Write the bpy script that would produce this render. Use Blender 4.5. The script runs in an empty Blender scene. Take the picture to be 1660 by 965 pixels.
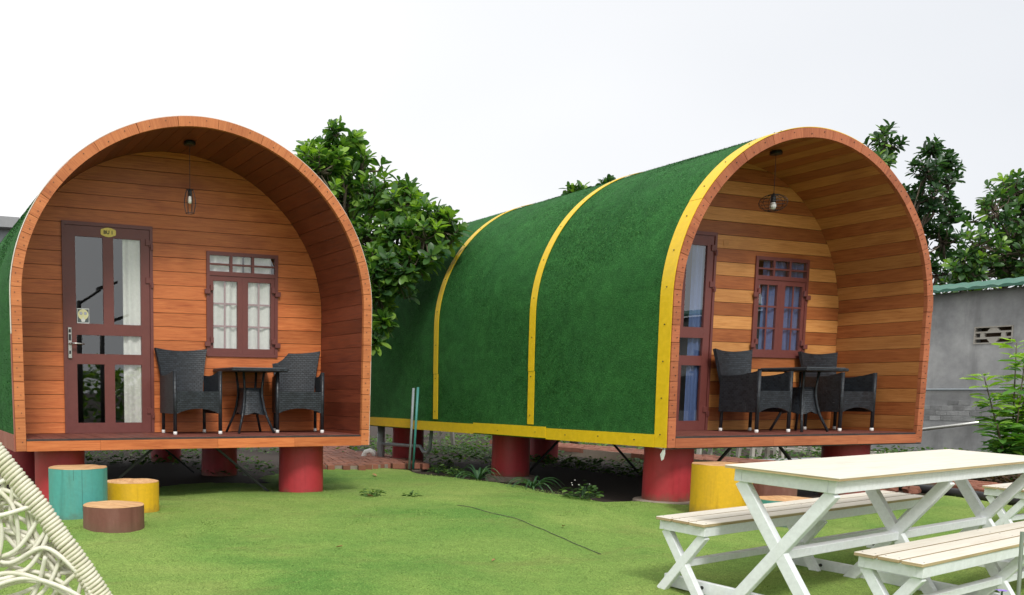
import bpy, bmesh, math, random
import numpy as np
from mathutils import Vector, Matrix, noise
random.seed(7)
R = random.Random(11)
S = bpy.context.scene
COL = S.collection
rad = math.radians

# ------------------------------------------------------------------ camera
cd = bpy.data.cameras.new('camera'); cam = bpy.data.objects.new('camera', cd); COL.objects.link(cam)
cr, cu, cf = Vector((.92195, -.38726, .00553)), Vector((.03771, .10396, .99387)), Vector((.38546, .91609, -.11045))
m = Matrix.Identity(4)
for i in range(3):
    m[i][0], m[i][1], m[i][2] = cr[i], cu[i], -cf[i]
m.translation = Vector((-2.7376, -8.4515, .5258))
cam.matrix_world = m
cd.sensor_fit = 'HORIZONTAL'; cd.sensor_width = 36
cd.lens = 1540.39 / 1660 * 36
cd.shift_x = 366.38 / 1660; cd.shift_y = 324.14 / 1660
cd.clip_start = .05; cd.clip_end = 2000
S.camera = cam

# ------------------------------------------------------------------ world, sun, exposure
W = bpy.data.worlds.new('World'); S.world = W; W.use_nodes = True
wn, wl = W.node_tree.nodes, W.node_tree.links
bg = wn['Background']
sky = wn.new('ShaderNodeTexSky'); sky.sky_type = 'NISHITA'; sky.sun_disc = False
SUN_EL, SUN_AZ = rad(46), rad(196)
sky.sun_elevation = SUN_EL; sky.sun_rotation = SUN_AZ; sky.dust_density = 3
hs = wn.new('ShaderNodeHueSaturation'); hs.inputs['Saturation'].default_value = .22
wl.new(sky.outputs[0], hs.inputs['Color'])
tc = wn.new('ShaderNodeTexCoord'); mp = wn.new('ShaderNodeMapping'); mp.inputs['Scale'].default_value = (1, 1, 2.2)
mp.inputs['Location'].default_value = (.35, .9, .2)
wl.new(tc.outputs['Generated'], mp.inputs['Vector'])
cn = wn.new('ShaderNodeTexNoise'); cn.inputs['Scale'].default_value = 1.1; cn.inputs['Detail'].default_value = 3; cn.inputs['Roughness'].default_value = .45
wl.new(mp.outputs[0], cn.inputs['Vector'])
crp = wn.new('ShaderNodeValToRGB')
crp.color_ramp.elements[0].position = .22; crp.color_ramp.elements[0].color = (9.0, 9.3, 9.8, 1)
crp.color_ramp.elements[1].position = .8; crp.color_ramp.elements[1].color = (13.4, 13.3, 13.2, 1)
# thicker cloud away from the sun's side, broken up by soft noise
dt = wn.new('ShaderNodeVectorMath'); dt.operation = 'DOT_PRODUCT'; dt.inputs[1].default_value = (-.86, -.1, .1)
wl.new(tc.outputs['Generated'], dt.inputs[0])
m1 = wn.new('ShaderNodeMath'); m1.operation = 'MULTIPLY_ADD'; m1.inputs[1].default_value = .55; m1.inputs[2].default_value = .35
wl.new(dt.outputs['Value'], m1.inputs[0])
m2 = wn.new('ShaderNodeMath'); m2.operation = 'MULTIPLY_ADD'; m2.inputs[1].default_value = .7
wl.new(cn.outputs['Fac'], m2.inputs[0]); wl.new(m1.outputs[0], m2.inputs[2])
wl.new(m2.outputs[0], crp.inputs[0])
mx = wn.new('ShaderNodeMixRGB'); mx.inputs[0].default_value = .94
wl.new(hs.outputs[0], mx.inputs[1]); wl.new(crp.outputs[0], mx.inputs[2]); wl.new(mx.outputs[0], bg.inputs[0])
bg.inputs[1].default_value = .06
sd = bpy.data.lights.new('sun', 'SUN'); so = bpy.data.objects.new('sun', sd); COL.objects.link(so)
sd.energy = 1.5; sd.angle = rad(13); sd.color = (1, .97, .92)
sdir = Vector((math.sin(SUN_AZ) * math.cos(SUN_EL), math.cos(SUN_AZ) * math.cos(SUN_EL), math.sin(SUN_EL)))
so.rotation_euler = sdir.to_track_quat('Z', 'Y').to_euler()
S.view_settings.view_transform = 'Standard'; S.view_settings.look = 'None'
S.view_settings.exposure = .68; S.view_settings.gamma = 1; S.view_settings.use_curve_mapping = False
S.cycles.max_bounces = 8; S.cycles.transparent_max_bounces = 12

# ------------------------------------------------------------------ materials
def lin(r, g, b):
    f = lambda c: (c / 255 / 12.92 if c <= 10 else ((c / 255 + .055) / 1.055) ** 2.4)
    return (f(r), f(g), f(b), 1)
class N:
    def __init__(s, name):
        s.m = bpy.data.materials.new(name); s.m.use_nodes = True
        s.t = s.m.node_tree; s.n = s.t.nodes; s.l = s.t.links
        s.b = s.n['Principled BSDF']; s.out = s.n['Material Output']
    def node(s, typ, **kw):
        o = s.n.new(typ)
        for k, v in kw.items():
            if hasattr(o, k) and k not in ('Scale',): setattr(o, k, v)
            else: o.inputs[k].default_value = v
        return o
    def link(s, a, b): s.l.new(a, b)
    def coord(s, kind='Object', scale=(1, 1, 1), rnd=True):
        tc = s.node('ShaderNodeTexCoord'); mp = s.node('ShaderNodeMapping'); mp.inputs['Scale'].default_value = scale
        s.link(tc.outputs[kind], mp.inputs['Vector'])
        if rnd:
            oi = s.node('ShaderNodeObjectInfo'); mu = s.node('ShaderNodeMath', operation='MULTIPLY'); mu.inputs[1].default_value = 57.3
            s.link(oi.outputs['Random'], mu.inputs[0]); s.link(mu.outputs[0], mp.inputs['Location'])
        return mp.outputs[0]
    def noise(s, vec, scale=5, detail=4, rough=.55, dist=0):
        o = s.node('ShaderNodeTexNoise'); o.inputs['Scale'].default_value = scale; o.inputs['Detail'].default_value = detail
        o.inputs['Roughness'].default_value = rough; o.inputs['Distortion'].default_value = dist
        s.link(vec, o.inputs['Vector']); return o.outputs['Fac']
    def ramp(s, fac, *stops):
        o = s.node('ShaderNodeValToRGB'); e = o.color_ramp.elements
        while len(e) < len(stops): e.new(.5)
        for k, (p, c) in zip(e, stops): k.position = p; k.color = c if len(c) == 4 else (*c, 1)
        s.link(fac, o.inputs[0]); return o.outputs[0]
    def mix(s, fac, a, b, mode='MIX'):
        o = s.node('ShaderNodeMixRGB', blend_type=mode)
        for i, v in ((0, fac), (1, a), (2, b)):
            if hasattr(v, 'links'): s.link(v, o.inputs[i])
            elif i == 0: o.inputs[0].default_value = v
            else: o.inputs[i].default_value = v if len(v) == 4 else (*v, 1)
        return o.outputs[0]
    def math(s, op, a, b):
        o = s.node('ShaderNodeMath', operation=op)
        for i, v in ((0, a), (1, b)):
            if hasattr(v, 'links'): s.link(v, o.inputs[i])
            else: o.inputs[i].default_value = v
        return o.outputs[0]
    def base(s, c):
        if hasattr(c, 'links'): s.link(c, s.b.inputs['Base Color'])
        else: s.b.inputs['Base Color'].default_value = c if len(c) == 4 else (*c, 1)
    def rough(s, v):
        if hasattr(v, 'links'): s.link(v, s.b.inputs['Roughness'])
        else: s.b.inputs['Roughness'].default_value = v
    def bump(s, h, strength=.3, dist=.01):
        o = s.node('ShaderNodeBump'); o.inputs['Strength'].default_value = strength; o.inputs['Distance'].default_value = dist
        s.link(h, o.inputs['Height']); s.link(o.outputs[0], s.b.inputs['Normal'])
    def orand(s): return s.node('ShaderNodeObjectInfo').outputs['Random']
    def hsv(s, col, h=.5, sat=1, val=1):
        o = s.node('ShaderNodeHueSaturation')
        for k, v in (('Hue', h), ('Saturation', sat), ('Value', val)):
            if hasattr(v, 'links'): s.link(v, o.inputs[k])
            else: o.inputs[k].default_value = v
        s.link(col, o.inputs['Color']); return o.outputs[0]
M = {}
def wood(name, c1, c2, c3, rough=.42, vary=.3, stain=.5, gy=26, coat=.15, fg=.35):
    k = N(name)
    v = k.coord('UV', (1.6, gy, 1)); g = k.noise(v, 2.2, 6, .62, .6)
    col = k.ramp(g, (.28, c3), (.45, c1), (.68, c2))
    vf = k.coord('UV', (5, gy * 9, 1)); fine = k.noise(vf, 1.5, 3, .6)
    fm = k.mix(fg, (1, 1, 1), k.ramp(fine, (.36, (.55, .5, .48)), (.58, (1, 1, 1))))
    col = k.mix(1, col, fm, 'MULTIPLY')
    vb = k.coord('UV', (1.1, 2.2, 1)); b = k.noise(vb, 1.7, 3, .5)
    col = k.mix(k.ramp(b, (.5, (0, 0, 0)), (.75, (stain, stain, stain))), col, k.mix(1, col, (.5, .33, .28), 'MULTIPLY'))
    val = k.math('ADD', k.math('MULTIPLY', k.orand(), vary), 1 - vary / 2)
    col = k.hsv(col, .5, 1, val)
    k.base(col); k.rough(k.math('ADD', k.math('MULTIPLY', g, .25), rough - .1))
    k.b.inputs['Coat Weight'].default_value = coat * .3; k.b.inputs['Specular IOR Level'].default_value = .35; k.b.inputs['Coat Roughness'].default_value = .3
    k.bump(fine, .25, .002)
    M[name] = k.m
wood('wood_orange', (.58, .168, .053), (.68, .222, .074), (.43, .107, .034), stain=.5, fg=.42)
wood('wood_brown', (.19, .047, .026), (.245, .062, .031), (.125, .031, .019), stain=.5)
wood('wood_tan_shaded', (.45, .19, .058), (.53, .24, .08), (.34, .125, .038), vary=.25, stain=.4, coat=.25)  # tan wood of the second hut's lining, porch shade mixed into its colour
wood('wood_rim', (.52, .17, .06), (.64, .235, .088), (.36, .1, .038), rough=.55, gy=60, vary=.12, coat=.05)
wood('wood_tan', (.58, .26, .08), (.67, .32, .11), (.46, .18, .053), vary=.2, stain=.25, coat=.25)
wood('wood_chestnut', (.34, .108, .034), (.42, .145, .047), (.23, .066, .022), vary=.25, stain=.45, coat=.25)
wood('wood_rim_red', (.4, .125, .055), (.5, .17, .075), (.27, .07, .032), rough=.55, gy=60, vary=.25, coat=.05)
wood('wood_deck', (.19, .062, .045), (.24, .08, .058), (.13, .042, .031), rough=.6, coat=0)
wood('wood_cream', (.7, .655, .56), (.745, .705, .62), (.63, .565, .45), rough=.6, vary=.08, stain=.1, coat=0, fg=.1)
wood('wood_ply_edge', (.42, .32, .18), (.55, .43, .26), (.25, .17, .09), rough=.7, gy=90, coat=0)
wood('wood_cut', (.62, .36, .17), (.72, .46, .24), (.45, .22, .1), rough=.75, gy=8, coat=0, stain=.35)
def paint(name, c, rough=.45, dirt=.35, dscale=3, dcol=(.25, .2, .14), bump=.1, metal=0, kind='Object', vary=.0, streak=False, splash=None):
    k = N(name)
    v = k.coord(kind, (1, 1, .25) if streak else (1, 1, 1)); n = k.noise(v, dscale, 6, .65)
    n2 = k.noise(k.coord(kind), dscale * 9, 4, .6)
    f = k.ramp(n, (.48, (0, 0, 0)), (.78, (dirt, dirt, dirt)))
    col = k.mix(f, c, tuple(a * b for a, b in zip(c, dcol)) if False else dcol)
    col = k.mix(.35, col, k.mix(1, col, k.ramp(n2, (.3, (.72, .72, .72)), (.7, (1.1, 1.1, 1.1))), 'MULTIPLY'))
    if vary: col = k.hsv(col, .5, 1, k.math('ADD', k.math('MULTIPLY', k.orand(), vary), 1 - vary / 2))
    if splash:      # mud thrown up from the ground, with a ragged upper edge, plus long rain streaks
        tc = k.node('ShaderNodeTexCoord'); sx = k.node('ShaderNodeSeparateXYZ'); k.link(tc.outputs['Object'], sx.inputs[0])
        hgt = k.math('ADD', sx.outputs['Z'], k.math('MULTIPLY', k.math('SUBTRACT', k.noise(k.coord(kind), 11, 5, .7), .5), .22))
        ff = k.node('ShaderNodeMapRange'); k.link(hgt, ff.inputs[0]); ff.inputs[1].default_value = splash[0]; ff.inputs[2].default_value = splash[1]; ff.inputs[3].default_value = .75; ff.inputs[4].default_value = 0
        col = k.mix(ff.outputs[0], col, (.13, .085, .05))
        st = k.noise(k.coord(kind, (16, 16, .9)), 1.2, 4, .6); col = k.mix(k.ramp(st, (.55, (0, 0, 0)), (.75, (.4, .4, .4))), col, k.mix(1, col, (.5, .42, .4), 'MULTIPLY'))
    k.base(col); k.rough(k.math('ADD', k.math('MULTIPLY', n2, .3), rough - .12)); k.b.inputs['Metallic'].default_value = metal
    if bump: k.bump(n2, bump, .004)
    M[name] = k.m
paint('yellow_metal', (.83, .54, .012), .4, .18, 2, (.5, .3, .02), .06)
paint('white_metal', (.72, .66, .6), .5, .4, 4, (.4, .28, .2))
paint('red_trim', (.34, .1, .07), .5, .5, 4, (.5, .25, .2))
paint('maroon', (.16, .047, .041), .38, .15, 2, (.1, .03, .03), .05)
paint('maroon_hazed', (.33, .19, .185), .45, .15, 2, (.2, .1, .1), .05)  # window maroon lightened, the haze of the glass put into its colour
paint('pillar_red', (.42, .03, .042), .45, .35, 2.2, (.28, .03, .04), .12, splash=(-.53, -.44))
paint('stool_teal', (.075, .33, .3), .5, .4, 4, (.16, .2, .12), .12, streak=True, splash=(-.56, -.42))
paint('stool_yellow', (.72, .42, .01), .5, .3, 4, (.42, .25, .04), .12, streak=True, splash=(-.56, -.42))
paint('stool_brown', (.17, .063, .046), .55, .55, 5, (.33, .17, .14), .15, streak=True, splash=(-.56, -.42))
paint('white_paint', (.78, .81, .84), .5, .2, 4, (.56, .51, .42), .06)
paint('dark_steel', (.03, .03, .03), .5, .3, 4, (.1, .07, .05))
paint('black_metal', (.012, .014, .018), .4, .2, 4, (.03, .03, .03))
paint('steel', (.55, .55, .53), .3, .2, 6, (.3, .3, .28), .03, metal=.85)
paint('white_plastic', (.8, .8, .78), .4, .2, 6, (.5, .48, .42))
paint('pvc_grey', (.27, .31, .34), .4, .4, 6, (.2, .18, .15))
paint('pvc_teal', (.06, .28, .25), .4, .3, 6, (.15, .2, .16))
paint('cable_grey', (.07, .08, .05), .7, .4)
paint('black_plastic', (.025, .025, .028), .5, .4, 4, (.12, .1, .08))
paint('sign_yellow', (.85, .67, .16), .45, .1, 6, (.6, .45, .1))
paint('ink', (.02, .02, .02), .5, 0, 4)
paint('sticker_white', (.75, .76, .76), .4, 0)
paint('sticker_dark', (.1, .12, .13), .3, 0)
paint('sticker_yellow', (.75, .72, .42), .4, 0)
paint('sticker_blue', (.12, .14, .4), .4, 0)
paint('roof_green', (.055, .165, .12), .55, .6, 3, (.14, .2, .16), .2)
paint('cord_white', (.74, .72, .62), .5, .5, 7, (.42, .42, .2), .1)
paint('cord_wrap', (.7, .67, .54), .5, .75, 5, (.36, .37, .15), .1)
paint('soil', (.034, .021, .014), .95, .7, 3, (.02, .014, .01), .8)
paint('bark', (.13, .1, .075), .9, .6, 8, (.2, .17, .13), .7)
paint('grey_wood', (.42, .4, .36), .7, .6, 6, (.2, .15, .1), .3)
paint('brick', (.26, .1, .062), .85, .7, 7, (.15, .07, .05), .4, vary=.4)
paint('mortar', (.3, .25, .2), .95, .6, 8, (.18, .13, .1), .5)
paint('paper', (.75, .77, .8), .6, .1)
paint('dry_leaf', (.36, .19, .08), .7, .5, 20, (.2, .09, .04), vary=.5)
paint('curtain_white', (.66, .65, .61), .8, .05, 3, (.7, .68, .62), 0)
paint('curtain_blue', (.085, .135, .29), .8, .1, 3, (.06, .1, .22), 0)
paint('interior', (.12, .075, .05), .8, .2, 2, (.05, .03, .02), 0)
paint('far_wall', (.36, .4, .42), .8, .3, .5, (.28, .3, .3))
paint('far_roof', (.3, .31, .32), .7, .4, 1, (.22, .22, .22))
paint('stake_green', (.13, .17, .12), .5, .3)
paint('petal', (.3, .2, .62), .6, .1)
paint('bulb', (.82, .82, .8), .25, 0, bump=0)

def concrete():
    k = N('concrete'); v = k.coord('Object', (1, 1, 1), False)
    n1 = k.noise(v, .9, 6, .62, .4); n2 = k.noise(v, 6, 6, .65); n3 = k.noise(k.coord('Object', (2, 2, .35), False), 1.3, 5, .6)
    col = k.ramp(n1, (.3, (.23, .235, .245)), (.5, (.34, .345, .355)), (.7, (.46, .465, .47)))
    col = k.mix(k.ramp(n3, (.52, (0, 0, 0)), (.72, (.55, .55, .55))), col, (.13, .13, .135))
    col = k.mix(.5, col, k.mix(1, col, k.ramp(n2, (.3, (.68, .68, .68)), (.7, (1.12, 1.12, 1.12))), 'MULTIPLY'))
    k.base(col); k.rough(.9); k.bump(n2, .4, .01); M['concrete'] = k.m
    k = N('block'); v = k.coord('Object'); n2 = k.noise(v, 9, 6, .65)
    col = k.ramp(n2, (.3, (.17, .175, .18)), (.7, (.31, .315, .32)))
    col = k.hsv(col, .5, 1, k.math('ADD', k.math('MULTIPLY', k.orand(), .5), .72)); k.base(col); k.rough(.95); k.bump(n2, .5, .01); M['block'] = k.m
concrete()
def turf(name, c1, c2, c3, sc, big):
    k = N(name)
    uv = k.coord('UV', (1, 1, 1), False)
    fib = k.noise(k.coord('UV', (1, 2.3, 1), False), sc, 5, .7, .8)
    mid = k.noise(uv, sc * .12, 5, .65, .3)
    lo = k.noise(uv, big, 4, .6, .3)
    col = k.ramp(fib, (.3, c1), (.5, c2), (.72, c3))
    col = k.mix(1, col, k.ramp(mid, (.3, (.72, .74, .72)), (.7, (1.22, 1.2, 1.18))), 'MULTIPLY')
    col = k.mix(1, col, k.ramp(lo, (.3, (.8, .84, .86)), (.7, (1.14, 1.1, 1.05))), 'MULTIPLY')
    k.base(col); k.rough(.85); k.b.inputs['Specular IOR Level'].default_value = .2
    pass
    k.bump(fib, .9, .012); M[name] = k.m
turf('turf_cover', (.008, .055, .012), (.026, .135, .03), (.075, .24, .07), 60, 1.4)
def lawn():
    k = N('lawn'); v = k.coord('Object', (1, 1, 1), False)
    fib = k.noise(v, 95, 5, .75, .3); mid = k.noise(v, 14, 6, .68, .5); lo = k.noise(v, .55, 5, .6, .6); pa = k.noise(k.coord('Object', (.8, 1.6, 1), False), 1.6, 6, .65, .8)
    col = k.ramp(lo, (.32, (.13, .275, .058)), (.48, (.215, .345, .082)), (.68, (.3, .395, .11)))
    col = k.mix(k.ramp(pa, (.55, (0, 0, 0)), (.78, (.5, .5, .5))), col, (.24, .22, .085))
    col = k.mix(1, col, k.ramp(mid, (.3, (.86, .87, .86)), (.68, (1.08, 1.07, 1.06))), 'MULTIPLY')
    col = k.mix(1, col, k.ramp(fib, (.34, (.42, .46, .4)), (.62, (1.28, 1.25, 1.2))), 'MULTIPLY')
    k.base(col); k.rough(.92); k.b.inputs['Specular IOR Level'].default_value = .15
    h = k.math('ADD', k.math('MULTIPLY', mid, 1.5), fib); k.bump(h, .75, .012); M['lawn'] = k.m
lawn()
def wicker():
    k = N('wicker'); uv = k.coord('UV', (1, 1, 1), False)
    br = k.node('ShaderNodeTexBrick'); br.offset = .5
    for a, b in (('Color1', (.027, .035, .045, 1)), ('Color2', (.0095, .013, .018, 1)), ('Mortar', (.003, .004, .005, 1)), ('Scale', 15.), ('Mortar Size', .028), ('Brick Width', .62), ('Row Height', .3), ('Mortar Smooth', .6)):
        br.inputs[a].default_value = b
    k.link(uv, br.inputs['Vector']); k.base(br.outputs['Color']); k.rough(.42)
    k.bump(k.math('SUBTRACT', 1, br.outputs['Fac']), .9, .006); M['wicker'] = k.m
wicker()
def glass():
    k = N('glass'); k.n.remove(k.b)
    t = k.node('ShaderNodeBsdfTransparent'); t.inputs[0].default_value = (.97, .98, .98, 1)
    g = k.node('ShaderNodeBsdfGlossy'); g.inputs['Roughness'].default_value = .008; g.inputs[0].default_value = (.95, .98, 1, 1)
    f = k.node('ShaderNodeFresnel'); f.inputs[0].default_value = 1.55
    ge = k.node('ShaderNodeNewGeometry'); fm = k.math('MULTIPLY', k.math('MULTIPLY', f.outputs[0], 2.7), k.math('SUBTRACT', 1, ge.outputs['Backfacing']))   # a thin pane mirrors once, on the side it is seen from
    mx = k.node('ShaderNodeMixShader'); k.link(fm, mx.inputs[0]); k.link(t.outputs[0], mx.inputs[1]); k.link(g.outputs[0], mx.inputs[2])
    nz = k.noise(k.coord('Object'), 3, 1, .4); bp = k.node('ShaderNodeBump'); bp.inputs['Strength'].default_value = .012; bp.inputs['Distance'].default_value = .01
    k.link(nz, bp.inputs['Height']); k.link(bp.outputs[0], g.inputs['Normal'])
    k.link(mx.outputs[0], k.out.inputs[0]); M['glass'] = k.m
glass()
def leafmat(name, dark, mid, light, gloss=.35):
    k = N(name)
    at = k.node('ShaderNodeAttribute', attribute_name='tint')
    f = k.math('ADD', at.outputs['Fac'], k.math('MULTIPLY', k.math('SUBTRACT', k.orand(), .5), .8))
    col = k.ramp(f, (.05, dark), (.6, mid), (.97, light))
    k.base(col); k.rough(gloss); k.b.inputs['Specular IOR Level'].default_value = .5
    tr = k.node('ShaderNodeBsdfTranslucent'); k.link(k.mix(1, col, (1.5, 1.7, .6), 'MULTIPLY'), tr.inputs[0])
    mx = k.node('ShaderNodeMixShader'); mx.inputs[0].default_value = .34
    k.link(k.b.outputs[0], mx.inputs[1]); k.link(tr.outputs[0], mx.inputs[2]); k.link(mx.outputs[0], k.out.inputs[0]); M[name] = k.m
leafmat('leaf_jack', (.026, .072, .028), (.066, .155, .036), (.26, .42, .06))
leafmat('leaf_shrub', (.05, .15, .035), (.12, .29, .045), (.33, .5, .07), .45)
leafmat('leaf_weed', (.03, .075, .02), (.075, .16, .035), (.2, .3, .06), .6)
leafmat('leaf_lily', (.04, .1, .045), (.07, .17, .08), (.16, .27, .13), .45)
leafmat('leaf_litter', (.05, .03, .02), (.14, .085, .05), (.26, .17, .1), .8)

# ------------------------------------------------------------------ mesh helpers
class MB:
    def __init__(s): s.v = []; s.f = []; s.t = []
    def add(s, vs, fs, tint=None):
        o = len(s.v); s.v += [tuple(v) for v in vs]; s.f += [tuple(o + i for i in f) for f in fs]
        if tint is not None: s.t += [tint] * len(vs)
        return s
    def box(s, x0, x1, y0, y1, z0, z1):
        return s.add([(x, y, z) for z in (z0, z1) for y in (y0, y1) for x in (x0, x1)],
                     [(0, 2, 3, 1), (4, 5, 7, 6), (0, 1, 5, 4), (2, 6, 7, 3), (0, 4, 6, 2), (1, 3, 7, 5)])
    def prism(s, poly, y0, y1):           # poly in (x,z), extruded along y
        n = len(poly)
        return s.add([(x, y0, z) for x, z in poly] + [(x, y1, z) for x, z in poly],
                     [tuple(range(n)), tuple(range(2 * n - 1, n - 1, -1))] + [(i, i + n, (i + 1) % n + n, (i + 1) % n) for i in range(n)])
    def strip(s, A, B, closed=False):     # quad strip between two polylines
        n = len(A); return s.add(list(A) + list(B), [(i, i + 1, n + i + 1, n + i) for i in range(n - 1)])
    def tube(s, pts, r, n=8, cap=True, squash=None):
        pts = [Vector(p) for p in pts]; rs = r if isinstance(r, (list, tuple)) else [r] * len(pts)
        o = len(s.v); up = None
        for i, p in enumerate(pts):
            t = (pts[min(i + 1, len(pts) - 1)] - pts[max(i - 1, 0)]).normalized()
            if up is None: up = t.orthogonal().normalized()
            up = (up - t * up.dot(t)); up = up.normalized() if up.length > 1e-6 else t.orthogonal().normalized()
            b = t.cross(up)
            for j in range(n):
                a = 2 * math.pi * j / n; s.v.append(tuple(p + (up * math.cos(a) + b * math.sin(a)) * rs[i]))
        for i in range(len(pts) - 1):
            for j in range(n):
                a = o + i * n + j; b_ = o + i * n + (j + 1) % n; s.f.append((a, b_, b_ + n, a + n))
        if cap:
            s.f.append(tuple(o + j for j in range(n - 1, -1, -1))); e = o + (len(pts) - 1) * n; s.f.append(tuple(e + j for j in range(n)))
        return s
    def lathe(s, prof, n=24, c=(0, 0, 0), cap=True):   # prof [(r,z)...]
        o = len(s.v)
        for r, z in prof:
            for j in range(n):
                a = 2 * math.pi * j / n; s.v.append((c[0] + r * math.cos(a), c[1] + r * math.sin(a), c[2] + z))
        for i in range(len(prof) - 1):
            for j in range(n):
                a = o + i * n + j; b = o + i * n + (j + 1) % n; s.f.append((a, b, b + n, a + n))
        if cap:
            s.f.append(tuple(o + j for j in range(n - 1, -1, -1))); e = o + (len(prof) - 1) * n; s.f.append(tuple(e + j for j in range(n)))
        return s
    def bar(s, a, b, w, h, side):         # rectangular bar from a to b; side = direction of w
        a, b = Vector(a), Vector(b); t = (b - a).normalized(); sd_ = Vector(side); sd_ = (sd_ - t * sd_.dot(t)).normalized(); u = t.cross(sd_)
        vs = [p + sd_ * (i * w / 2) + u * (j * h / 2) for p in (a, b) for i, j in ((-1, -1), (1, -1), (1, 1), (-1, 1))]
        return s.add(vs, [(0, 1, 2, 3), (7, 6, 5, 4), (0, 4, 5, 1), (1, 5, 6, 2), (2, 6, 7, 3), (3, 7, 4, 0)])
    def mesh(s, name, mat, grain='x', smooth=False, bevel=0, uv=True):
        me = bpy.data.meshes.new(name); me.from_pydata(s.v, [], s.f); me.validate()
        bm = bmesh.new(); bm.from_mesh(me)
        bmesh.ops.recalc_face_normals(bm, faces=bm.faces[:])
        if bevel: bmesh.ops.bevel(bm, geom=bm.edges[:], offset=bevel, segments=1, affect='EDGES', clamp_overlap=True)
        if uv:
            L = bm.loops.layers.uv.new('UVMap'); gi = 'xyz'.index(grain)
            for f in bm.faces:
                n = f.normal; d = max(range(3), key=lambda i: abs(n[i])); ax = [i for i in range(3) if i != d]
                if gi in ax: ax = [gi] + [i for i in ax if i != gi]
                for l in f.loops: l[L].uv = (l.vert.co[ax[0]], l.vert.co[ax[1]])
        bm.to_mesh(me); bm.free()
        if s.t and len(s.t) == len(me.vertices):
            at = me.attributes.new('tint', 'FLOAT', 'POINT'); at.data.foreach_set('value', s.t)
        me.materials.append(M[mat] if isinstance(mat, str) else mat)
        if smooth: me.polygons.foreach_set('use_smooth', [True] * len(me.polygons))
        return me
    def build(s, name, mat, parent=None, loc=None, **kw):
        return obj(name, s.mesh(name, mat, **kw), parent, loc)
def obj(name, me, parent=None, loc=None, rot=None):
    o = bpy.data.objects.new(name, me); COL.objects.link(o); o.parent = parent
    if loc is not None: o.location = loc
    if rot is not None: o.rotation_euler = rot
    return o
def tag(o, label=None, cat=None, group=None, kind=None):
    for k, v in (('label', label), ('category', cat), ('group', group), ('kind', kind)):
        if v: o[k] = v
    return o
def empty(name, loc=(0, 0, 0), rz=0, label=None, cat=None, group=None):
    o = bpy.data.objects.new(name, None); COL.objects.link(o); o.location = loc; o.rotation_euler = (0, 0, rz); o.empty_display_size = .2
    return tag(o, label, cat, group)
def smooth_by_angle(o, a=40):
    me = o.data; me.polygons.foreach_set('use_smooth', [True] * len(me.polygons))
    try: me.set_sharp_from_angle(angle=rad(a))
    except Exception: pass
    return o
def B(*a): return MB().box(*a)

# ------------------------------------------------------------------ terrain
def gz(x, y):
    t = -1.2 - y
    return -.5 - .045 * (t if t > 1 else (.25 * (t + 1) ** 2 if t > -1 else 0)) + (.008 * noise.noise(Vector((x * .7, y * .7, 0))))
def lawn_z(x, y):
    w = .022 * noise.noise(Vector((x * 1.3, y * 1.9, 4.2))) + .006 * noise.noise(Vector((x * 5, y * 5, 1)))
    return gz(x, y) + w
g = MB()
xs = [-600, -250, -100, -50, -30] + [-20 + 1.0 * i for i in range(61)] + [55, 80, 130, 250, 600]
ys = [-600, -250, -100, -50] + [-30 + 1.0 * i for i in range(71)] + [60, 90, 150, 300, 600]
g.v = [(x, y, gz(x, max(y, -12)) - .03) for y in ys for x in xs]
n = len(xs); g.f = [(j * n + i, j * n + i + 1, (j + 1) * n + i + 1, (j + 1) * n + i) for j in range(len(ys) - 1) for i in range(n - 1)]
tag(g.build('ground', 'soil', smooth=True), kind='structure')
def lawn_edge_right(y):  # right-hand border of the artificial lawn
    base = 3.62 if y > -1.3 else (7.55 if y < -2.0 else 3.62 + (7.55 - 3.62) * (-1.3 - y) / .7)
    return base + .07 * math.sin(y * 2.3) + .05 * math.sin(y * 5.1 + 1)
g = MB(); NX = 190; yy = [-16 + .1 * i for i in range(188)]
for y in yy:
    x0, x1 = -9, lawn_edge_right(y)
    for i in range(NX):
        f = i / (NX - 1); x = x0 + (x1 - x0) * f
        z = lawn_z(x, y)
        e = min(1, (x1 - x) / .25); z += .02 * e
        top = 1.9 + .5 * math.sin(x * 1.7) * .3
        g.v.append((x, y, z))
g.f = [(j * NX + i, j * NX + i + 1, (j + 1) * NX + i + 1, (j + 1) * NX + i) for j in range(len(yy) - 1) for i in range(NX - 1)
       if not (yy[j] > .95 + .15 * math.sin(5 * (-9 + 12.62 * i / (NX - 1))) + .35 + 1.3 * max(0, -9 + 12.62 * i / (NX - 1) - 1.0) and -9 + 12.62 * i / (NX - 1) > -2.2 and -9 + 12.62 * i / (NX - 1) < 2.3)]
tag(g.build('artificial_lawn', 'lawn', smooth=True), kind='structure')

CAM0 = (-2.7376, -8.4515)
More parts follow.
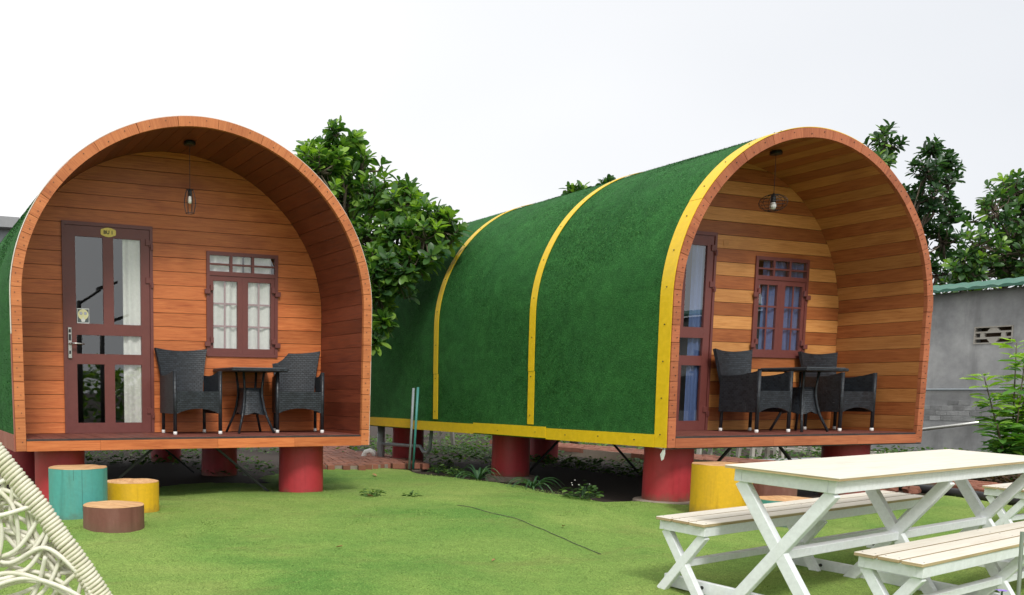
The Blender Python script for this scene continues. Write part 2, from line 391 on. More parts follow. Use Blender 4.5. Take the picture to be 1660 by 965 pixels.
# ------------------------------------------------------------------ hut geometry
wb, wm, hm, H, nn, TH, DR, LEN = 1.7083, 1.72, 1.3385, 2.969, 1.9515, .0861, .9836, 6.0
FZ = .108
def prof(t=0, N=120):
    b, w, h, top = wb - t, wm - t, hm, H - t
    p = []
    for i in range(24):
        z = h * i / 24; p.append((w - (w - b) * ((h - z) / h) ** 2, z))
    for i in range(N + 1):
        a = math.pi / 2 * i / N; p.append((w * max(math.cos(a), 0) ** (2 / nn), h + (top - h) * math.sin(a) ** (2 / nn)))
    return p + [(-x, z) for x, z in reversed(p[:-1])]
PO, PI_ = prof(0), prof(TH)
def cum(p):
    c = [0]
    for a, b in zip(p, p[1:]): c.append(c[-1] + math.hypot(b[0] - a[0], b[1] - a[1]))
    return c
CO = cum(PO); TOT = CO[-1]
def at(p, c, s):
    s = min(max(s, 0), c[-1])
    lo, hi = 0, len(c) - 1
    while hi - lo > 1:
        mid = (lo + hi) // 2
        if c[mid] <= s: lo = mid
        else: hi = mid
    f = (s - c[lo]) / (c[hi] - c[lo]); return (p[lo][0] + (p[hi][0] - p[lo][0]) * f, p[lo][1] + (p[hi][1] - p[lo][1]) * f)
def offset(s, d):                       # point on the outer profile at arc s pushed out by d
    a, b = at(PO, CO, max(s - .02, 0)), at(PO, CO, min(s + .02, TOT)); p = at(PO, CO, s)
    t = Vector((b[0] - a[0], b[1] - a[1])).normalized(); nrm = Vector((t.y, -t.x)); return (p[0] + nrm.x * d, p[1] + nrm.y * d)
def half_inner(z):
    w, top = wm - TH, H - TH
    if z <= hm: return w - (wm - wb) * ((hm - z) / hm) ** 2
    q = (z - hm) / (top - hm); return w * max(0, 1 - q ** nn) ** (1 / nn) if q < 1 else 0
def s_of_z(z):                          # arc length on the right flank at height z
    for i in range(len(PO)):
        if PO[i][1] >= z: return CO[i]
    return TOT / 2

def sheet(s0, s1, y0, y1, d, nseg=40, ny=2, wob=0):
    mb = MB(); 
    for i in range(nseg + 1):
        s = s0 + (s1 - s0) * i / nseg; x, z = offset(s, d)
        for j in range(ny):
            y = y0 + (y1 - y0) * j / (ny - 1)
            k = wob * noise.noise(Vector((s * 1.1, y * .8, 3))) + wob * .35 * noise.noise(Vector((s * 4, y * 3, 9)))
            xx, zz = (x, z) if not wob else offset(s, d + k)
            mb.v.append((xx, y, zz))
    mb.f = [(i * ny + j, i * ny + j + 1, (i + 1) * ny + j + 1, (i + 1) * ny + j) for i in range(nseg) for j in range(ny - 1)]
    return mb
def uv_sheet(me, s0, s1, y0, y1, nseg, ny):
    L = me.uv_layers[0] if me.uv_layers else me.uv_layers.new(name='UVMap')
    for l in me.loops:
        i, j = divmod(l.vertex_index, ny); L.data[l.index].uv = (y0 + (y1 - y0) * j / (ny - 1), s0 + (s1 - s0) * i / nseg)

DOOR = (-1.12, -.2275, .11, 2.1448); WIN = (.333, 1.119, .885, 1.945)
def thick_strip(name, mat, parent, s0, s1, y0, y1, d0, d1, nseg):
    mb = MB(); k = 4
    for i in range(nseg + 1):
        s = s0 + (s1 - s0) * i / nseg; a, b = offset(s, d0), offset(s, d1)
        mb.v += [(a[0], y0, a[1]), (a[0], y1, a[1]), (b[0], y1, b[1]), (b[0], y0, b[1])]
    for i in range(nseg):
        for j in range(4): mb.f.append((i * 4 + j, i * 4 + (j + 1) % 4, i * 4 + 4 + (j + 1) % 4, i * 4 + 4 + j))
    mb.f += [(0, 3, 2, 1), tuple(nseg * 4 + j for j in range(4))]
    return mb.build(name, mat, parent, grain='y')
def board_polys(z0, z1, holes, gap=.0024):
    """outline polygons (x,z) of one horizontal wall board, clipped to the arch and cut round the openings"""
    a, b = z0 + gap, z1 - gap; top = H - TH - .004
    if a >= top: return []
    b = min(b, top); e = .002
    zs = [a + (b - a) * i / 5 for i in range(6)]
    R_ = [(half_inner(z) - e, z) for z in zs]; Lf = [(-half_inner(z) + e, z) for z in reversed(zs)]
    cuts = sorted(h for h in holes if h[2] < b and h[3] > a)
    full = [h for h in cuts if h[2] <= a + .004 and h[3] >= b - .004]
    xl, segs = None, []
    left = 'arch'
    bounds = []
    for h in full: bounds.append((h[0], h[1]))
    pieces = []; prev = None
    for k in range(len(bounds) + 1):
        lo = bounds[k - 1][1] if k else None; hi = bounds[k][0] if k < len(bounds) else None
        pieces.append((lo, hi))
    out = []
    for lo, hi in pieces:
        right = R_ if hi is None else [(hi, a), (hi, b)]; lft = Lf if lo is None else [(lo, b), (lo, a)]
        bot, tp = [], []
        for h in cuts:
            if h in full: continue
            if (lo is not None and h[1] < lo) or (hi is not None and h[0] > hi): continue
            if h[2] <= a + .004: bot += [(h[0], a), (h[0], h[3]), (h[1], h[3]), (h[1], a)]      # opening ends inside this board
            else: tp = [(h[1], b), (h[1], h[2]), (h[0], h[2]), (h[0], b)] + tp
        poly = [lft[-1]] + bot + right + tp + lft[:-1]
        q = []
        for p in poly:
            if not q or math.hypot(p[0] - q[-1][0], p[1] - q[-1][1]) > 1e-5: q.append(p)
        if lo is not None or hi is not None or True: out.append(q)
    return out

def make_hut(name, loc, rz, label, style):
    hut = empty(name, loc, rz, label, 'hut', 'barrel huts on red pillars')
    one = style == 1
    # outer cover of artificial turf
    ns, ny = 90, 40
    me = sheet(0, TOT, .012, LEN, 0, ns, ny, .012).mesh('turf_cover', 'turf_cover', smooth=True, uv=False)
    me.uv_layers.new(name='UVMap'); uv_sheet(me, 0, TOT, 0, LEN, ns, ny); obj('turf_cover', me, hut)
    # room behind the porch: inner skin and rear wall, floor frame
    mb = MB()
    for y in (DR + .05, LEN - .03): mb.v += [(x, y, z) for x, z in PI_]
    n = len(PI_); mb.f = [(i, i + 1, n + i + 1, n + i) for i in range(n - 1)] + [tuple(range(n, 2 * n))]
    mb.build('inner_skin', 'interior', hut)
    B(-wb + .03, wb - .03, .03, LEN - .02, .004, FZ - .022).build('floor_frame', 'dark_steel', hut)
    B(-wb + .1, wb - .1, DR + .06, LEN - .04, FZ - .02, FZ).build('room_floor', 'interior', hut)
    # arch rim
    rim = MB(); A = [(x, .03, z) for x, z in PO]; Bp = [(x, .03, z) for x, z in PI_]; rim.strip(A, Bp)
    rim_o = rim.build('arch_rim', 'dark_steel', hut)
    ss = [0]; rr = random.Random(style)
    while ss[-1] < TOT - .12:
        z = at(PO, CO, ss[-1])[1]; ss.append(ss[-1] + (.165 if z < 2.15 else .21 if z < 2.6 else .42) * rr.uniform(.92, 1.08))
    ss[-1] = TOT
    for a, b in zip(ss, ss[1:]):
        k = max(3, int((b - a) / .05)); g_ = .0022; oo, ii = [], []
        for i in range(k + 1):
            s = a + g_ + (b - a - 2 * g_) * i / k; p = at(PO, CO, s)
            # matching inner point: same normal
            q = offset(s, -TH); oo.append(p); ii.append((q[0], max(q[1], 0)))
        poly = oo + ii[::-1]; f = rr.uniform(-.002, .003)
        mb = MB().prism(poly, -.012 + f, .026)
        bd = mb.build('rim_board', 'wood_rim' if one else 'wood_rim_red', rim_o)
        c = at(PO, CO, (a + b) / 2); d_ = Vector((c[0], 0, c[1] - hm)) if c[1] > hm else Vector((1, 0, 0)); d_.normalize(); tn = Vector((-d_.z, 0, d_.x))
        L = bd.data.uv_layers[0]
        for l in bd.data.loops:
            co = bd.data.vertices[l.vertex_index].co; L.data[l.index].uv = (co.dot(d_) + co.y, co.dot(tn))
    nl = MB()
    for a, b in zip(ss, ss[1:]):
        for f, dd in ((.3, .03), (.72, .055)):
            x, z = offset(a + (b - a) * f, -dd); nl.tube([(x, -.017, z), (x, -.008, z)], .0042, 6)
    tag(nl.build('nail_heads', 'dark_steel', rim_o), kind='stuff')
    # porch lining, one board per chord
    CI = cum(PI_); lin_o = MB().strip([(x, .03, z) for x, z in prof(TH - .03)], [(x, DR + .02, z) for x, z in prof(TH - .03)]).build('porch_lining', 'interior', hut)
    nb = int(CI[-1] / .139)
    for i in range(nb):
        s0, s1 = CI[-1] * i / nb + .0018, CI[-1] * (i + 1) / nb - .0018
        sub = 3; inn, out = [], []
        for j in range(sub + 1):
            s = s0 + (s1 - s0) * j / sub; p = at(PI_, CI, s); a, b = at(PI_, CI, s - .02), at(PI_, CI, s + .02)
            t = Vector((b[0] - a[0], b[1] - a[1])).normalized(); nr = Vector((t.y, -t.x)); inn.append(p); out.append((p[0] + nr.x * .018, p[1] + nr.y * .018))
        mt = 'wood_brown' if one else ('wood_tan_shaded' if i % 2 else 'wood_chestnut')
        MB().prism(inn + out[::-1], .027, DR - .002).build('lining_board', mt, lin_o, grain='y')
    # front wall boards
    wall = B(-1.0, 1.0, DR + .1, DR + .11, 2.2, 2.5).build('wall_batten', 'interior', hut)
    wb_ = MB(); wz = [FZ, .7, 1.3, 1.8, 2.2, 2.5, 2.7, 2.85]
    holes = [DOOR, WIN]; pitch = .1372; z = FZ if not one else .075; i = 0
    z = .0755
    while z < H - TH:
        for poly in board_polys(max(z, FZ + .001), z + pitch, holes):
            mt = 'wood_orange' if one else ('wood_tan' if i % 2 == 0 else 'wood_chestnut')
            pr = random.Random(i * 7 + len(poly)).uniform(0, .004)
            MB().prism(poly, DR - .002 - pr, DR + .022).build('wall_board', mt, wall, grain='x')
        z += pitch; i += 1
    # dark backing sheet just behind the boards, with real openings
    shm = MB(); z = FZ
    while z < H - TH - .01:
        for poly in board_polys(z, min(z + .1, H - TH - .005), holes, 0): shm.prism(poly, DR + .024, DR + .04)
        z += .1
    shm.build('wall_sheathing', 'interior', wall)
    # porch floor boards
    fl = B(-wb + .09, wb - .09, .012, DR, FZ - .021, FZ - .016).build('porch_floor', 'dark_steel', hut)
    nfl = 44; w0 = -1.618; wd = 3.236 / nfl
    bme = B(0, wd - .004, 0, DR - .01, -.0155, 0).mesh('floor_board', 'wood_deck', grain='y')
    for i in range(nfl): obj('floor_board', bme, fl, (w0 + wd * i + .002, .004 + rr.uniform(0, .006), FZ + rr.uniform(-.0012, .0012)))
    eds = MB(); x = w0
    while x < 1.6:
        l = rr.uniform(.3, .7); eds.box(x, min(x + l, 1.618), -.004, .003, FZ - .019 + rr.uniform(-.003, .002), FZ - .003); x += l + .004
    eds.build('floor_edging', 'black_plastic', hut)
    # fascia
    fa = B(-1.6, 1.6, .0, .012, .006, .08).build('fascia', 'dark_steel', hut)
    cuts = [-1.6215, -.98, .12, .9, 1.6215] if one else [-1.6215, -.4, .75, 1.6215]
    for a, b in zip(cuts, cuts[1:]): B(a + .001, b - .001, -.013 - rr.uniform(0, .002), .0, .0, FZ - .02).build('fascia_board', 'wood_orange' if one else 'wood_rim_red', fa)
    # trim strips on the turf
    zj = s_of_z(.72); st = 'yellow_metal'
    scr = MB()
    def screws(y, ss_):
        for s in ss_:
            x, zz = offset(s, .011); x2, z2 = offset(s, .016); scr.tube([(x, y, zz), (x2, y, z2)], .0062, 6)
    for sgn in (1, -1):
        S_ = lambda s: s if sgn > 0 else TOT - s
        if one:
            if sgn > 0:
                thick_strip('edge_strip', 'white_metal', hut, S_(.0), S_(TOT / 2), .0, .03, .003, .009, 50)
            else:
                thick_strip('edge_strip', 'red_trim', hut, S_(.0), S_(s_of_z(1.0)), .0, .04, .003, .01, 12)
                thick_strip('edge_strip', 'white_metal', hut, S_(s_of_z(1.0) + .003), S_(TOT / 2), .0, .035, .003, .009, 50)
            y = .0
            while y < LEN - .1:
                l = min(rr.uniform(.9, 1.4), LEN - y); thick_strip('base_strip', 'red_trim', hut, S_(-.0), S_(.145), y + .002, y + l - .002, .004 + rr.uniform(0, .006), .016, 3); y += l
        else:
            thick_strip('edge_strip', st, hut, S_(.002), S_(s_of_z(2.2)), .0, .148, .004, .009, 40)
            thick_strip('edge_strip', st, hut, S_(s_of_z(2.2) + .003), S_(TOT / 2), .0, .15, .005, .0105, 40)
            for yc in (2.0, 3.98):
                thick_strip('band_strip', st, hut, S_(.15), S_(zj), yc - .058, yc + .05, .004, .009, 12)
                thick_strip('band_strip', st, hut, S_(zj + .003), S_(TOT / 2), yc - .05, yc + .052, .007, .0125, 70)
                screws(yc, [S_(.25 + .42 * i) for i in range(11)])
            screws(.075, [S_(.12 + .33 * i) for i in range(14)])
            ys_ = [.149, 1.72, 3.1, 4.6, 6.0]
            for i, (a, b) in enumerate(zip(ys_, ys_[1:])):
                thick_strip('base_strip', st, hut, S_(-.0 + .012 * (i % 2)), S_(.118 + .014 * (i % 2)), a + .001, b - .001, .005 + .003 * (i % 2), .011 + .003 * (i % 2), 3)
            screws(.4, [S_(.06)]); screws(.9, [S_(.07)]); screws(1.4, [S_(.06)]); screws(1.9, [S_(.07)]); screws(2.6, [S_(.06)])
    if scr.v: tag(scr.build('screw_heads', 'dark_steel', hut), kind='stuff')
    # pillars, braces
    for sx in (-1, 1):
        for k, y in enumerate((.42, 3.0, 5.5)):
            px = (1.27 if sx < 0 else 1.16) * sx; gx = gz(loc[0] + px, loc[1] + y) - loc[2]
            o = MB().lathe([(.225, gx - .12), (.228, gx + .05), (.224, -.1), (.226, .003)], 40, (px + (.03 if (k and sx < 0) else 0), y, 0)).build('pillar', 'pillar_red', hut, smooth=False); smooth_by_angle(o)
    if not one:
        for y, r in ((.42, .31), (3.0, .3)):
            gx = gz(loc[0] - 1.27, loc[1] + y) - loc[2]; nv = 26
            MB().lathe([(r * 1.02, gx - .06), (r, gx + .022), (r * .97, gx + .03)], nv, (-1.27 + (.03 if y > 1 else 0), y, 0)).build('footing', 'mortar', hut)
    for y in (.5, 3.1):
        MB().bar((-.95, y, gz(loc[0], y) - loc[2]), (-.35, y, -.01), .022, .022, (0, 1, 0)).build('brace', 'black_metal', hut)
        MB().bar((.85, y, gz(loc[0], y) - loc[2]), (.25, y, -.01), .022, .022, (0, 1, 0)).build('brace', 'black_metal', hut)
    # door
    x0, x1, z0, z1 = DOOR; yf = DR - .022
    dr = MB().box(x0, x0 + .026, yf, DR + .03, z0, z1).box(x1 - .03, x1, yf, DR + .03, z0, z1).box(x0 + .026, x1 - .03, yf + .001, DR + .03, z1 - .034, z1)
    door = dr.build('door', 'maroon', hut, grain='z')
    yl = DR - .012; rails = MB()
    for a, b, c, d in ((-1.092, -.992, z0, 2.108), (-.348, -.26, z0, 2.108)): rails.box(a, b, yl, DR + .022, c, d)
    for c, d in ((2.008, 2.108), (1.067, 1.177), (.785, .885), (z0, .211)): rails.box(-.9922, -.3478, yl + .001, DR + .021, c, d)
    for c, d in ((1.177, 2.008), (.211, .785)): rails.box(-.724, -.621, yl + .0015, DR + .02, c, d)
    rails.build('door_leaf', 'maroon', door, grain='z')
    gl = []
    for a, b, c, d in ((-.992, -.724, 1.177, 2.008), (-.621, -.348, 1.177, 2.008), (-.992, -.348, .885, 1.067), (-.992, -.724, .211, .785), (-.621, -.348, .211, .785)):
        B(a, b, DR + .002, DR + .006, c, d).build('pane', 'glass', door)
    for zz in (1.99, 1.62, .33):
        MB().box(-.3, -.262, yl - .012, yl + .002, zz - .03, zz + .03).box(-.263, -.236, yl - .014, yf - .001, zz - .05, zz + .02).box(-.25, -.226, yf - .014, yf + .001, zz - .075, zz - .02).build('hinge', 'maroon', door, bevel=.003)
    hd = MB().box(-1.08, -1.041, yl - .018, yl, .838, 1.137).build('handle', 'steel', door, bevel=.004)
    MB().tube([(-1.06, yl - .018, .98), (-1.06, yl - .055, .98)], .012, 10).tube([(-1.062, yl - .055, .98), (-.99, yl - .058, .981), (-.925, yl - .05, .977)], [.009, .008, .007], 8).build('lever', 'steel', hd, smooth=True)
    B(-1.072, -1.05, yl - .0195, yl - .017, 1.085, 1.118).build('keypad', 'black_metal', hd); B(-1.072, -1.05, yl - .0195, yl - .017, 1.01, 1.07).build('keypad', 'black_metal', hd); B(-1.07, -1.052, yl - .0195, yl - .017, .88, .912).build('keyhole', 'black_metal', hd)
    if one:
        # number plate with a scalloped outline
        pl = []
        for i in range(64):
            a = 2 * math.pi * i / 64; c, s = math.cos(a), math.sin(a)
            x = .075 * math.copysign(abs(c) ** .45, c); zz = .034 * math.copysign(abs(s) ** .45, s)
            if abs(s) > .8: zz += math.copysign(.011 * (1 - (abs(x) / .05) ** 2) if abs(x) < .05 else 0, s)
            pl.append((-.668 + x, 2.06 + zz))
        plate = MB().prism(pl, yl - .005, yl).build('number_plate', 'sign_yellow', door)
        def text(body, x, zz, size, y, mat, parent, name):
            cu_ = bpy.data.curves.new(name, 'FONT'); cu_.body = body; cu_.size = size; cu_.align_x = 'CENTER'; cu_.align_y = 'CENTER'; cu_.extrude = .0006; cu_.offset = size * .03
            t = bpy.data.objects.new(name, cu_); COL.objects.link(t); t.rotation_euler = (rad(90), 0, 0); t.location = (x, y, zz)
            bpy.context.view_layer.update(); me = bpy.data.meshes.new_from_object(t); me.transform(t.matrix_world); bpy.data.objects.remove(t); me.materials.clear(); me.materials.append(M[mat])
            return obj(name, me, parent)
        text('BU 1', -.668, 2.058, .047, yl - .0058, 'ink', plate, 'lettering')
        ys = DR + .0012
        stk = B(-.982, -.865, ys - .0006, ys, 1.18, 1.322).build('sticker', 'sticker_dark', door)
        fr = MB().box(-.982, -.865, ys - .0012, ys - .0007, 1.315, 1.322).box(-.982, -.865, ys - .0012, ys - .0007, 1.18, 1.187).box(-.982, -.978, ys - .0012, ys - .0007, 1.187, 1.315).box(-.869, -.865, ys - .0012, ys - .0007, 1.187, 1.315); fr.build('sticker_border', 'sticker_white', stk)
        disc = lambda cx, cz, r, y, rz_=1: MB().prism([(cx + r * math.cos(2 * math.pi * i / 28), cz + r * rz_ * math.sin(2 * math.pi * i / 28)) for i in range(28)], y - .0004, y)
        disc(-.9235, 1.264, .051, ys - .0014).build('sticker_face', 'sticker_yellow', stk)
        for ex in (-.944, -.902):
            disc(ex, 1.275, .0135, ys - .002).build('sticker_eye', 'sticker_blue', stk); disc(ex, 1.275, .0095, ys - .0026).build('sticker_eye', 'sticker_white', stk); disc(ex, 1.275, .0045, ys - .0032).build('sticker_eye', 'sticker_blue', stk)
        MB().prism([(-.946, 1.215), (-.93, 1.222), (-.928, 1.242), (-.92, 1.242), (-.918, 1.222), (-.902, 1.215), (-.91, 1.193), (-.938, 1.193)], ys - .0024, ys - .002).build('sticker_hand', 'sticker_white', stk)
    # window
    x0, x1, z0, z1 = WIN
    fr = MB().box(x0, x0 + .034, yf, DR + .03, z0, z1).box(x1 - .034, x1, yf, DR + .03, z0, z1).box(x0 + .034, x1 - .034, yf + .001, DR + .03, z1 - .036, z1).box(x0 + .034, x1 - .034, yf + .001, DR + .03, z0, z0 + .032).box(x0 + .034, x1 - .034, yf + .002, DR + .028, 1.706, 1.748)
    for a, b in ((.588, .615), (.826, .853)): fr.box(a, b, yf + .004, DR + .02, 1.748, z1 - .036)
    win = fr.build('window', 'maroon', hut, grain='z')
    tb = MB()
    for a, b in ((.367, .588), (.615, .826), (.853, 1.085)): tb.box(a, b, yf + .006, DR + .012, 1.812, 1.83)
    tb.build('muntin', 'maroon', win)
    for a, b in ((.367, .588), (.615, .826), (.853, 1.085)):
        for c, d in ((1.748, 1.812), (1.83, z1 - .036)): B(a, b, DR - .004, DR, c, d).build('pane', 'glass', win)
    for a, b, pa, pb in ((.367, .7215, .407, .671), (.7225, 1.085, .787, 1.042)):
        sh = MB().box(a, pa, yl, DR + .02, .918, 1.705).box(pb, b, yl, DR + .02, .918, 1.705).box(pa, pb, yl + .001, DR + .02, 1.654, 1.705).box(pa, pb, yl + .001, DR + .02, .918, .97)
        sh.build('sash', 'maroon', win, grain='z')
        B(pa, pb, DR + .003, DR + .006, .97, 1.654).build('pane', 'glass', win)
        mu = MB(); mm = (pa + pb) / 2; ym = DR + .008 if one else DR - .008; mu.box(mm - .009, mm + .009, ym, ym + .009, .97, 1.654)
        for zz in (1.197, 1.426): mu.box(pa, mm - .009, ym + .0005, ym + .0085, zz - .009, zz + .009).box(mm + .009, pb, ym + .0005, ym + .0085, zz - .009, zz + .009)
        mu.build('muntin', 'maroon_hazed' if one else 'maroon', win)
    for sx, xe in ((-1, x0), (1, x1)):
        for zz in (1.56, 1.03):
            MB().box(min(xe + sx * .025, xe - sx * .035), max(xe + sx * .025, xe - sx * .035), yf - .02, yf - .0005, zz - .045, zz + .005).box(min(xe - sx * .035, xe - sx * .07), max(xe - sx * .035, xe - sx * .07), yf - .018, yf + .012, zz - .01, zz + .05).build('hinge', 'maroon', win, bevel=.003)
    return hut

def pile(name, P, Nn, D, ln, wd, mat, parent, seed, lift=.55):
    """short fibres: one narrow triangle each, rooted at P, normal Nn, lying towards D"""
    rg = np.random.default_rng(seed); n = len(P); l = ln * rg.uniform(.6, 1.3, n)[:, None]
    rnd = rg.normal(size=(n, 3)); d = D + rnd * .75; d -= Nn * (d * Nn).sum(1)[:, None]; d /= np.linalg.norm(d, axis=1)[:, None]
    sd_ = np.cross(Nn, d); up = rg.uniform(lift * .3, lift * 1.3, n)[:, None]; t = d + Nn * up; t /= np.linalg.norm(t, axis=1)[:, None]
    V = np.stack([P - sd_ * wd / 2, P + sd_ * wd / 2, P + t * l], 1).reshape(-1, 3)
    me = bpy.data.meshes.new(name); me.vertices.add(3 * n); me.vertices.foreach_set('co', V.ravel().astype(np.float32))
    me.loops.add(3 * n); me.loops.foreach_set('vertex_index', np.arange(3 * n, dtype=np.int32)); me.polygons.add(n); me.polygons.foreach_set('loop_start', np.arange(0, 3 * n, 3, dtype=np.int32)); me.update(calc_edges=True)
    at_ = me.attributes.new('tint', 'FLOAT', 'POINT'); at_.data.foreach_set('value', np.repeat(rg.random(n), 3).astype(np.float32))
    me.materials.append(M[mat]); return tag(obj(name, me, parent), kind='stuff')
def fibre(name, a, b, c):
    k = N(name); at_ = k.node('ShaderNodeAttribute', attribute_name='tint'); k.base(k.ramp(at_.outputs['Fac'], (.0, a), (.55, b), (1, c))); k.rough(.75); k.b.inputs['Specular IOR Level'].default_value = .15; M[name] = k.m
fibre('fibre_cover', (.008, .05, .01), (.03, .145, .028), (.1, .28, .075))
fibre('fibre_lawn', (.115, .22, .048), (.235, .36, .09), (.4, .485, .155))
def cover_pile(hut, s0, s1, y0, y1, dens, seed):
    rg = np.random.default_rng(seed); n = int(abs(s1 - s0) * (y1 - y0) * dens); ss_ = rg.uniform(min(s0, s1), max(s0, s1), n); yy_ = rg.uniform(y0, y1, n)
    K = 400; gs = np.linspace(0, TOT, K); O = np.array([offset(q, .0) for q in gs]); O2 = np.array([offset(q, .01) for q in gs])
    x, z = np.interp(ss_, gs, O[:, 0]), np.interp(ss_, gs, O[:, 1]); nx, nz = np.interp(ss_, gs, O2[:, 0]) - x, np.interp(ss_, gs, O2[:, 1]) - z
    Nn = np.c_[nx, np.zeros(n), nz]; Nn /= np.linalg.norm(Nn, axis=1)[:, None]; D = np.c_[Nn[:, 2] * -np.sign(x), np.zeros(n), -np.abs(Nn[:, 0])] * -1; D[:, 1] = -.6; D = D * np.array([1, 1, 1])
    # keep the fibres off the metal strips
    ok = np.ones(n, bool)
    if hut is hut2:
        for yc, w in ((.075, .075), (2.0, .055), (3.98, .055)): ok &= np.abs(yy_ - yc) > w
        ok &= np.minimum(ss_, TOT - ss_) > .135
    pile('turf_pile', np.c_[x, yy_, z][ok] - Nn[ok] * .004, Nn[ok], D[ok], .026, .0055, 'fibre_cover', hut, seed)
H1 = (0, 0, 0); H2 = (5.4767, -1.8758, .038); YAW2 = -.0067
hut1 = make_hut('barrel_hut', H1, 0, 'orange-brown barrel hut with BU 1 plate on its door and white curtains', 1)
hut2 = make_hut('barrel_hut', H2, YAW2, 'barrel hut with yellow bands over green turf and two-tone striped planks', 2)
def hp(h, x, y, z):
    if h == 1: return (x, y, z)
    c, s = math.cos(YAW2), math.sin(YAW2); return (H2[0] + c * x - s * y, H2[1] + s * x + c * y, H2[2] + z)
cover_pile(hut2, TOT * .44, TOT, .02, 5.95, 4200, 1)
cover_pile(hut1, TOT * .5, TOT, .04, 5.9, 2600, 2)
rg = np.random.default_rng(5); n = 330000; r_ = 3.0 + 9.0 * rg.random(n) ** 1.1; an = rg.uniform(-.36, .72, n) ; hx = np.sin(an + .398) * r_ + CAM0[0]; hy = np.cos(an + .398) * r_ + CAM0[1]
ok = (hx < np.where(hy > -1.35, 3.55, np.where(hy < -1.95, 7.48, 3.5 + 3.9 * (-1.35 - hy) / .6))) & (hy < 2.3) & ~((hy > .9) & (hx < 1.7)); hx, hy = hx[ok], hy[ok]
hz_ = np.array([lawn_z(a, b) for a, b in zip(hx, hy)]) + .0155; n = len(hx)
pile('lawn_pile', np.c_[hx, hy, hz_], np.tile([0., 0, 1], (n, 1)), np.tile([.3, -.5, 0], (n, 1)), .016, .0048, 'fibre_lawn', None, 6, .7)['label'] = 'short pale green fibres of the artificial lawn'
# torn flashing at the corner of the banded hut
mb = MB(); pts = [(-1.74, .12, .0), (-1.73, .02, -.005), (-1.725, .06, -.06), (-1.735, .03, -.115), (-1.74, .0, -.1), (-1.735, -.01, -.05), (-1.73, .0, .0)]
mb.v = [(x, y, z) for x, y, z in pts] + [(x + .004, y + .002, z) for x, y, z in pts]; k = len(pts)
mb.f = [tuple(range(k)), tuple(range(2 * k - 1, k - 1, -1))] + [(i, (i + 1) % k, k + (i + 1) % k, k + i) for i in range(k)]
mb.build('torn_flashing', 'white_plastic', hut2)['label'] = 'torn pale strip hanging from the front corner'
B(-1.74, 1.72, .0, .02, -.012, -.002).build('drip_edge', 'dark_steel', hut2)
# faded patch of paper left on a plank of the second hut
B(-.13, -.06, DR - .0095, DR - .0085, 2.02, 2.075).build('paper_patch', 'wood_tan', hut2)

# ------------------------------------------------------------------ curtains
def curtain(h, x0, x1, z0, z1, y, mat, label, folds, amp=.014, flare=0):
    amp = min(amp, .014)
    mb = MB(); n = folds * 10
    for zi in range(6):
        f = zi / 5; z = z1 + (z0 - z1) * f
        for i in range(n + 1):
            u = i / n; x = x0 + (x1 - x0) * (u + flare * f * (u - .5)); mb.v.append((x, y + amp * math.sin(u * folds * 2 * math.pi + .4 * f) + .25 * amp * math.sin(u * folds * 9.1 + f), z))
    mb.f = [(a * (n + 1) + i, a * (n + 1) + i + 1, (a + 1) * (n + 1) + i + 1, (a + 1) * (n + 1) + i) for a in range(5) for i in range(n)]
    o = mb.build('curtain', mat, None, smooth=True)
    o.location = hp(h, 0, 0, 0); o.rotation_euler = (0, 0, 0 if h == 1 else YAW2)
    return tag(o, label, 'curtain', 'curtains behind the hut glass')
curtain(1, -.52, -.33, .14, 2.08, DR + .034, 'curtain_white', 'cream curtain gathered behind the right door panes marked BU 1', 2)
curtain(1, .36, .74, .9, 1.93, DR + .034, 'curtain_white', 'white curtain behind the left casement of the orange-brown hut', 3, .02)
curtain(1, .76, 1.06, .9, 1.93, DR + .034, 'curtain_white', 'white curtain behind the right casement of the orange-brown hut', 2, .018)
curtain(2, -.5, -.3, .14, 2.08, DR + .034, 'curtain_blue', 'blue curtain behind the door glass of the yellow-banded hut', 3)
curtain(2, .5, 1.1, .9, 1.93, DR + .034, 'curtain_blue', 'blue curtain behind the window of the yellow-banded hut', 6, .02)

